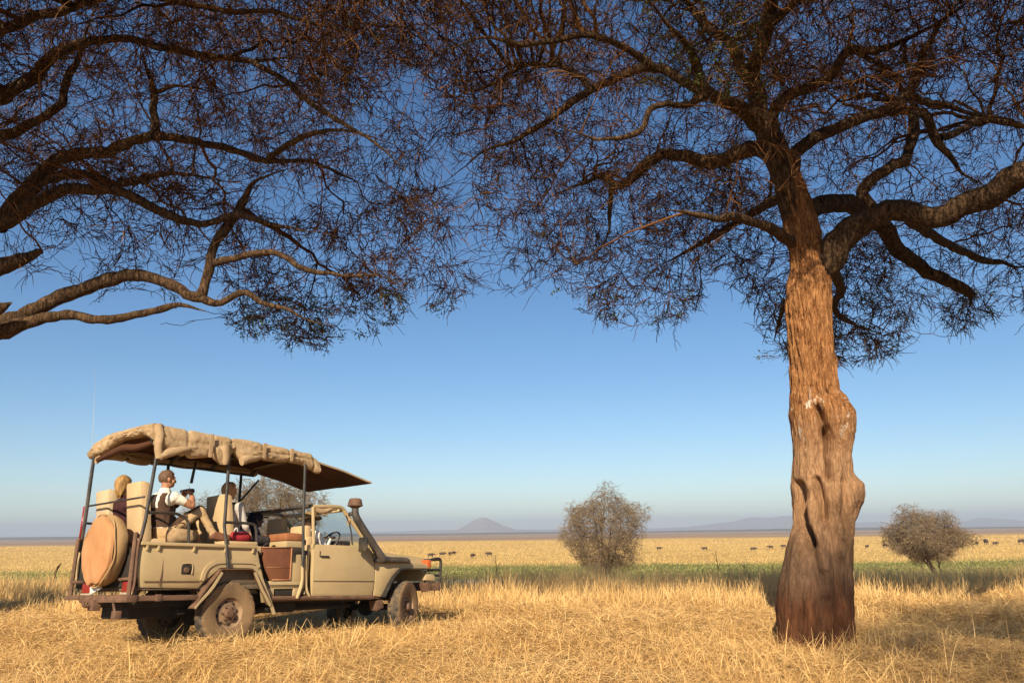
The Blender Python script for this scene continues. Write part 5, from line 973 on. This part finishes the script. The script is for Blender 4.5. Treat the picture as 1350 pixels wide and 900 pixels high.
def hair_fn(m, length=0., thick=.012, back=.0, seed=0):
    def f(o, M):
        b = MB(); V = bmesh.ops.create_uvsphere(b.bm, u_segments=40, v_segments=26, radius=.098+thick)['verts']; Mi = M
        dead = []
        for v in V:
            c = v.co; c.y *= .86; c.x *= 1.03; g = math.atan2(c.y, c.x); front = c.x/.11
            c.z = c.z*1.0+.022; 
            lowlim = -.03 if length == 0 else -.02; 
            if c.x > .045 and c.z < .062: dead.append(v); continue
            if c.x > -.02 and c.z < .015 and length == 0: dead.append(v); continue
            if c.z < -.045 and length == 0: dead.append(v); continue
            if length and c.z < .0:
                k = min(1, -c.z/.09); c.z -= length*k*(.75+.25*math.sin(g*5+seed)); c.x -= back*k; c.y *= 1-.12*k
            c += mnoise.noise_vector(Vector((c.x*26+seed, c.y*26, c.z*7)))*(.012 if length else .005)
        bmesh.ops.delete(b.bm, geom=dead, context='VERTS'); bmesh.ops.solidify(b.bm, geom=list(b.bm.faces), thickness=.006)
        bmesh.ops.transform(b.bm, matrix=M@Matrix.Translation((-.012, 0, 0)), verts=b.bm.verts); b.build('hair', m, o)
    return f
m_blond = mat('blond_hair', (.50, .30, .10), .6, base2=(.17, .085, .03), vscale=30, stretch=(1, 1, .2)); m_brownh = mat('cropped_brown_hair', (.16, .085, .045), .7, base2=(.09, .05, .03), vscale=40); m_lbrown = mat('light_brown_hair', (.55, .30, .125), .6, base2=(.30, .14, .055), vscale=30, stretch=(1, 1, .2))
def joints(x, y, zh, lean=0., dx=0.):
    """a plain seated pose facing forwards: hips at zh"""
    J = dict(pelvis=(x, y, zh), chest=(x+dx*.7-.02+lean*.6, y, zh+.38), head=(x+dx+lean, y, zh+.70))
    for s, k in (('L', 1), ('R', -1)):
        J['sh'+s] = (x+dx*.7+lean*.6, y+k*.175, zh+.45); J['el'+s] = (x+.10+lean*.6, y+k*.235, zh+.19); J['wr'+s] = (x+.30+lean*.4, y+k*.16, zh+.13); J['hd'+s] = (1, 0, -.3)
        J['hip'+s] = (x+.05, y+k*.09, zh-.02); J['kn'+s] = (x+.46, y+k*.12, zh+.02); J['an'+s] = (x+.50, y+k*.12, zh-.42); J['to'+s] = (x+.66, y+k*.13, zh-.46)
    return J
# woman at the rear left
J = joints(-.90, .30, 1.42, lean=-.06); J['head'] = (-1.04, .30, 2.06); J['chest'] = (-1.0, .30, 1.75); J['shR'] = (-1.0, .13, 1.80); J['shL'] = (-1.0, .46, 1.80)
person('woman with blond hair in a dark sleeveless top in the rear left seat', J, 25, (cloth('dark_maroon_top', (.055, .022, .024)), cloth('khaki_shorts', (.40, .28, .16)), m_skin), 'short', hair_fn(m_blond, .10, .016, .02, 1))
# man with binoculars, leg up on the rail
J = joints(-.74, -.36, 1.42); J['head'] = (-.785, -.36, 2.10); J['chest'] = (-.80, -.36, 1.79); J['shR'] = (-.79, -.565, 1.85); J['shL'] = (-.80, -.17, 1.86); J['elR'] = (-.555, -.62, 1.755); J['wrR'] = (-.50, -.50, 1.90); J['hdR'] = (-.1, .45, .55); J['elL'] = (-.56, -.10, 1.74); J['wrL'] = (-.50, -.30, 1.90); J['hdL'] = (-.05, -.5, .5)
J['knR'] = (-.36, -.50, 1.70); J['anR'] = (-.17, -.58, 1.40); J['toR'] = (.0, -.64, 1.365); J['hipR'] = (-.70, -.46, 1.44); J['knL'] = (-.34, -.22, 1.58); J['anL'] = (-.12, -.2, 1.22); J['toL'] = (.03, -.2, 1.16)
m_vest = cloth('brown_vest', (.085, .05, .034))
def vest_man(o, J):
    sx, hz = J['shR'], J['pelvis'][2]
    def pick(c):
        if not (hz+.06 < c.z < 1.90 and -.60 < c.y < -.12): return False
        if c.x > -.78+.02 and c.z > 1.62: return abs(c.y+.36) > .10 and c.y > -.53 and c.z < 1.82 and abs(c.y+.36) < .17
        if c.z > 1.72: return .085 < abs(c.y+.36) < .165 and c.z < 1.93
        return -.545 < c.y < -.17
    region_mesh(o, 'vest', pick, .012, m_vest, o)
man = person('man with short brown hair in a white shirt and brown vest holding binoculars', J, -8, (cloth('white_shirt', (.80, .76, .66), .1), cloth('khaki_trousers', (.50, .35, .19), .2), m_skin2), 'short', hair_fn(m_brownh, 0, .006, 0, 3), vest_man)
mb = MB(); c = np.array([-.505, -.385, 1.965])
for k in (-1, 1): mb.lathe([(.0, -.075), (.021, -.075), (.023, -.04), (.029, -.03), (.031, .06), (.028, .072), (.0, .066)], c+np.array([0, k*.034, 0]), (1, 0, .1), 16)
mb.box(c[0]-.02, c[0]+.03, c[1]-.035, c[1]+.035, c[2]-.012, c[2]+.02, .006); o = mb.build('binoculars', m_black); o.matrix_world = T_MAT; tag(o, 'black binoculars in the hands of the man in the brown vest', 'binoculars')
# third passenger in grey
J = joints(.24, -.36, 1.34, lean=-.06); J['head'] = (.145, -.36, 2.025); J['chest'] = (.18, -.36, 1.70); J['shR'] = (.20, -.54, 1.78); J['elR'] = (.27, -.62, 1.52); J['wrR'] = (.26, -.66, 1.475); J['hdR'] = (.3, 0, -.6); J['wrR'] = (.34, -.60, 1.46)
def vest_grey(o, J):
    region_mesh(o, 'vest', lambda c: c.z > 1.38 and c.z < 1.86 and c.y > -.47 and c.y < -.20 and c.x < .25, .011, m_dkvest, o)
m_dkvest = cloth('dark_vest', (.035, .03, .032))
person('passenger with light brown hair in a grey shirt and dark vest behind the middle post', J, 6, (cloth('grey_shirt', (.50, .47, .44), .12), cloth('dark_trousers', (.05, .045, .05)), m_skin), 'long', hair_fn(m_lbrown, .055, .010, .008, 5), vest_grey)
# dark-clad passenger bending low
J = joints(.66, .10, 1.16, lean=.14); J['head'] = (.86, .02, 1.69); J['chest'] = (.72, .08, 1.50); 
def cap(o, M):
    b = MB(); b.ball((0, 0, 0), .108, (1.05, .88, .8), 18, M=M@Matrix.Translation((-.01, 0, .035))); b.box(.06, .17, -.06, .06, .035, .045, .004, M=M); b.build('cap', m_dkcap, o)
m_dkcap = cloth('dark_navy_cap', (.02, .02, .03))
person('passenger in dark clothes and dark cap bending low behind the cab', J, -20, (cloth('dark_navy_jacket', (.018, .018, .028)), cloth('black_trousers', (.02, .02, .022)), m_skin3), 'long', cap)
# driver
J = joints(1.56, -.38, 1.0, lean=-.02); J['head'] = (1.545, -.38, 1.665); J['wrR'] = (1.84, -.50, 1.42); J['elR'] = (1.68, -.60, 1.26); J['wrL'] = (1.84, -.24, 1.42); J['elL'] = (1.68, -.15, 1.26); J['hdR'] = (.6, .3, .3); J['hdL'] = (.6, -.3, .3)
J['knL'] = (2.0, -.26, 1.02); J['knR'] = (2.0, -.5, 1.02); J['anL'] = (2.2, -.26, .72); J['anR'] = (2.2, -.5, .72); J['toL'] = (2.34, -.26, .72); J['toR'] = (2.34, -.5, .72)
def hat(o, M):
    b = MB(); b.lathe([(.175, .0), (.172, .008), (.112, .012), (.108, .03), (.10, .095), (.06, .11), (.0, .105)], (0, 0, 0), (0, 0, 1), 36)
    for v in b.bm.verts:
        r = math.hypot(v.co.x, v.co.y); v.co.z += .028*(max(0, r-.11)/.06)*abs(v.co.y)/.17-.012*(max(0, r-.11)/.06)*(abs(v.co.x)/.17)
    bmesh.ops.transform(b.bm, matrix=M@Matrix.Translation((-.005, 0, .045)), verts=b.bm.verts); b.build('hat', m_hat, o)
m_hat = cloth('olive_hat', (.27, .19, .085))
person('driver in a white shirt and olive brimmed hat at the wheel', J, 5, (cloth('bright_white_shirt', (.82, .81, .78), .08), cloth('olive_trousers', (.12, .10, .06)), m_skin3), 'long', hat)
# loose bags
mb = MB(); mb.box(-.80, -.50, -.70, -.46, 1.27, 1.45, .06); mb.jitter(.03, 7, 2); mb.jitter(.012, 18, 2); o = mb.build('canvas_bag', mat('mottled_bag_cloth', (.50, .36, .20), .95, base2=(.30, .19, .10), vscale=10, bump=.3), angle=1.2); o.matrix_world = T_MAT; tag(o, 'crumpled tan cloth bag beside the man with binoculars', 'bag')
mb = MB(); mb.tube([(-.76, -.60, 1.44), (-.70, -.60, 1.52), (-.62, -.60, 1.52), (-.58, -.60, 1.44)], .010, 6, 14); h_ = mb.build('handle', m_rust, o)
mb = MB(); mb.box(.06, .34, -.70, -.50, 1.315, 1.44, .05); mb.jitter(.035, 7, 9); mb.jitter(.012, 20, 1); o = mb.build('red_bag', cloth('red_cloth', (.34, .035, .045)), angle=1.2); o.matrix_world = T_MAT; tag(o, 'red cloth bundle on the tub rail below the passenger in grey', 'bag')
mb = MB(); mb.tube([(.10, -.58, 1.43), (.16, -.58, 1.50), (.20, -.58, 1.43)], .012, 6, 12); mb.build('strap', m_white, o)
# ---- buffalo on the plain
m_buf = mat('buffalo_hide', (.085, .055, .038), .85, base2=(.05, .033, .024), vscale=2)
m_horn = mat('horn', (.10, .085, .07), .6, var=.3)
def buffalo_mesh():
    b = MB()
    b.tube([(-1.0, 0, 1.12), (-.7, 0, 1.14), (0, 0, 1.08), (.55, 0, 1.14), (.85, 0, 1.18)], [.20, .36, .44, .43, .30], 14, 18); b.ball((-1.0, 0, 1.12), .2, seg=12); b.tube([(.75, 0, 1.2), (1.12, 0, 1.16), (1.35, 0, 1.05)], [.28, .21, .17], 12, 8); b.tube([(1.25, 0, 1.12), (1.45, 0, .98), (1.66, 0, .84)], [.17, .15, .09], 12, 10); b.ball((1.66, 0, .84), .09, seg=10)
    for s in (-1, 1):
        b.tube([(.58, s*.22, 1.0), (.56, s*.22, .62), (.60, s*.22, .50), (.58, s*.22, .06)], [.16, .10, .075, .065], 10, 12); b.tube([(-.78, s*.2, 1.02), (-.66, s*.22, .72), (-.92, s*.22, .48), (-.84, s*.22, .06)], [.22, .14, .075, .065], 10, 14); b.ball((1.28, s*.25, 1.12), .11, (.6, 1, .4), 10)
    b.tube([(-1.15, 0, 1.2), (-1.25, 0, .9), (-1.22, 0, .6)], [.035, .025, .04], 6, 8)
    me = bpy.data.meshes.new('b'); b.bm.to_mesh(me); b.bm.free(); t = bpy.data.objects.new('b', me); COL.objects.link(t); r = t.modifiers.new('r', 'REMESH'); r.mode = 'VOXEL'; r.voxel_size = .05; sm = t.modifiers.new('s', 'SMOOTH'); sm.iterations = 3
    out = bpy.data.meshes.new_from_object(t.evaluated_get(bpy.context.evaluated_depsgraph_get())); bpy.data.objects.remove(t); out.name = 'buffalo'; out.materials.append(m_buf); out.polygons.foreach_set('use_smooth', np.ones(len(out.polygons), bool)); return out
def horn_mesh():
    b = MB()
    for s in (-1, 1): b.tube([(1.32, s*.05, 1.24), (1.30, s*.25, 1.20), (1.28, s*.42, 1.22), (1.30, s*.42, 1.38), (1.32, s*.32, 1.46)], [.085, .075, .06, .04, .015], 8, 16)
    o = b.build('horns', m_horn); me = o.data; bpy.data.objects.remove(o); return me
bm_, hm_ = buffalo_mesh(), horn_mesh()
for px, py, wd_, az, lb in [(583, 728.5, 6, 10, 'dark buffalo just beyond the bull bar'), (593, 728, 3, 80, 'small dark buffalo second beyond the bull bar'), (598, 727, 6, 60, 'dark buffalo right of the two nearest the bull bar'), (568, 730, 3.5, 20, 'faint small buffalo nearest the bull bar'), (623, 730.5, 4, 60, 'small buffalo below the left slope of the cone hill'), (645, 728, 7, 200, 'large dark buffalo below the cone hill'),
        (869, 720.5, 6, 5, 'buffalo just right of the round bush'), (929, 721, 7, 185, 'lone buffalo midway between round bush and trunk'), (993, 721.5, 7, 0, 'pale distant buffalo third left of the trunk'), (1016, 719.5, 10, 175, 'large buffalo second left of the trunk'), (1033, 718.5, 8, 185, 'buffalo closest to the left edge of the trunk'),
        (1143, 719, 5, 40, 'small buffalo just right of the trunk'), (1167, 717.5, 8, 0, 'buffalo between the trunk and the flat topped bush'), (1288, 714, 7, 70, 'left of three buffalo near the right edge'), (1300, 713.5, 9, 75, 'middle of three buffalo near the right edge'), (1312, 714, 10, 10, 'right of three buffalo near the right edge'), (1347, 712.5, 13, 5, 'buffalo cut by the right edge of the picture')]:
    g = ground_at(px, py+2, LOW+.5); g[2] = float(gz(g[0], g[1])); D = np.linalg.norm(g[:2]); ang = math.radians(az)
    app = 2.7*abs(math.cos(ang))+.9*abs(math.sin(ang)); sc = max(.6, min(1.1, .8*wd_/F0*D/app))
    o = bpy.data.objects.new('buffalo', bm_); COL.objects.link(o); o.location = g; o.rotation_euler = (0, 0, ang); o.scale = (sc,)*3; tag(o, lb, 'buffalo', 'buffalo grazing on the plain')
    h = bpy.data.objects.new('horns', hm_); COL.objects.link(h); h.parent = o
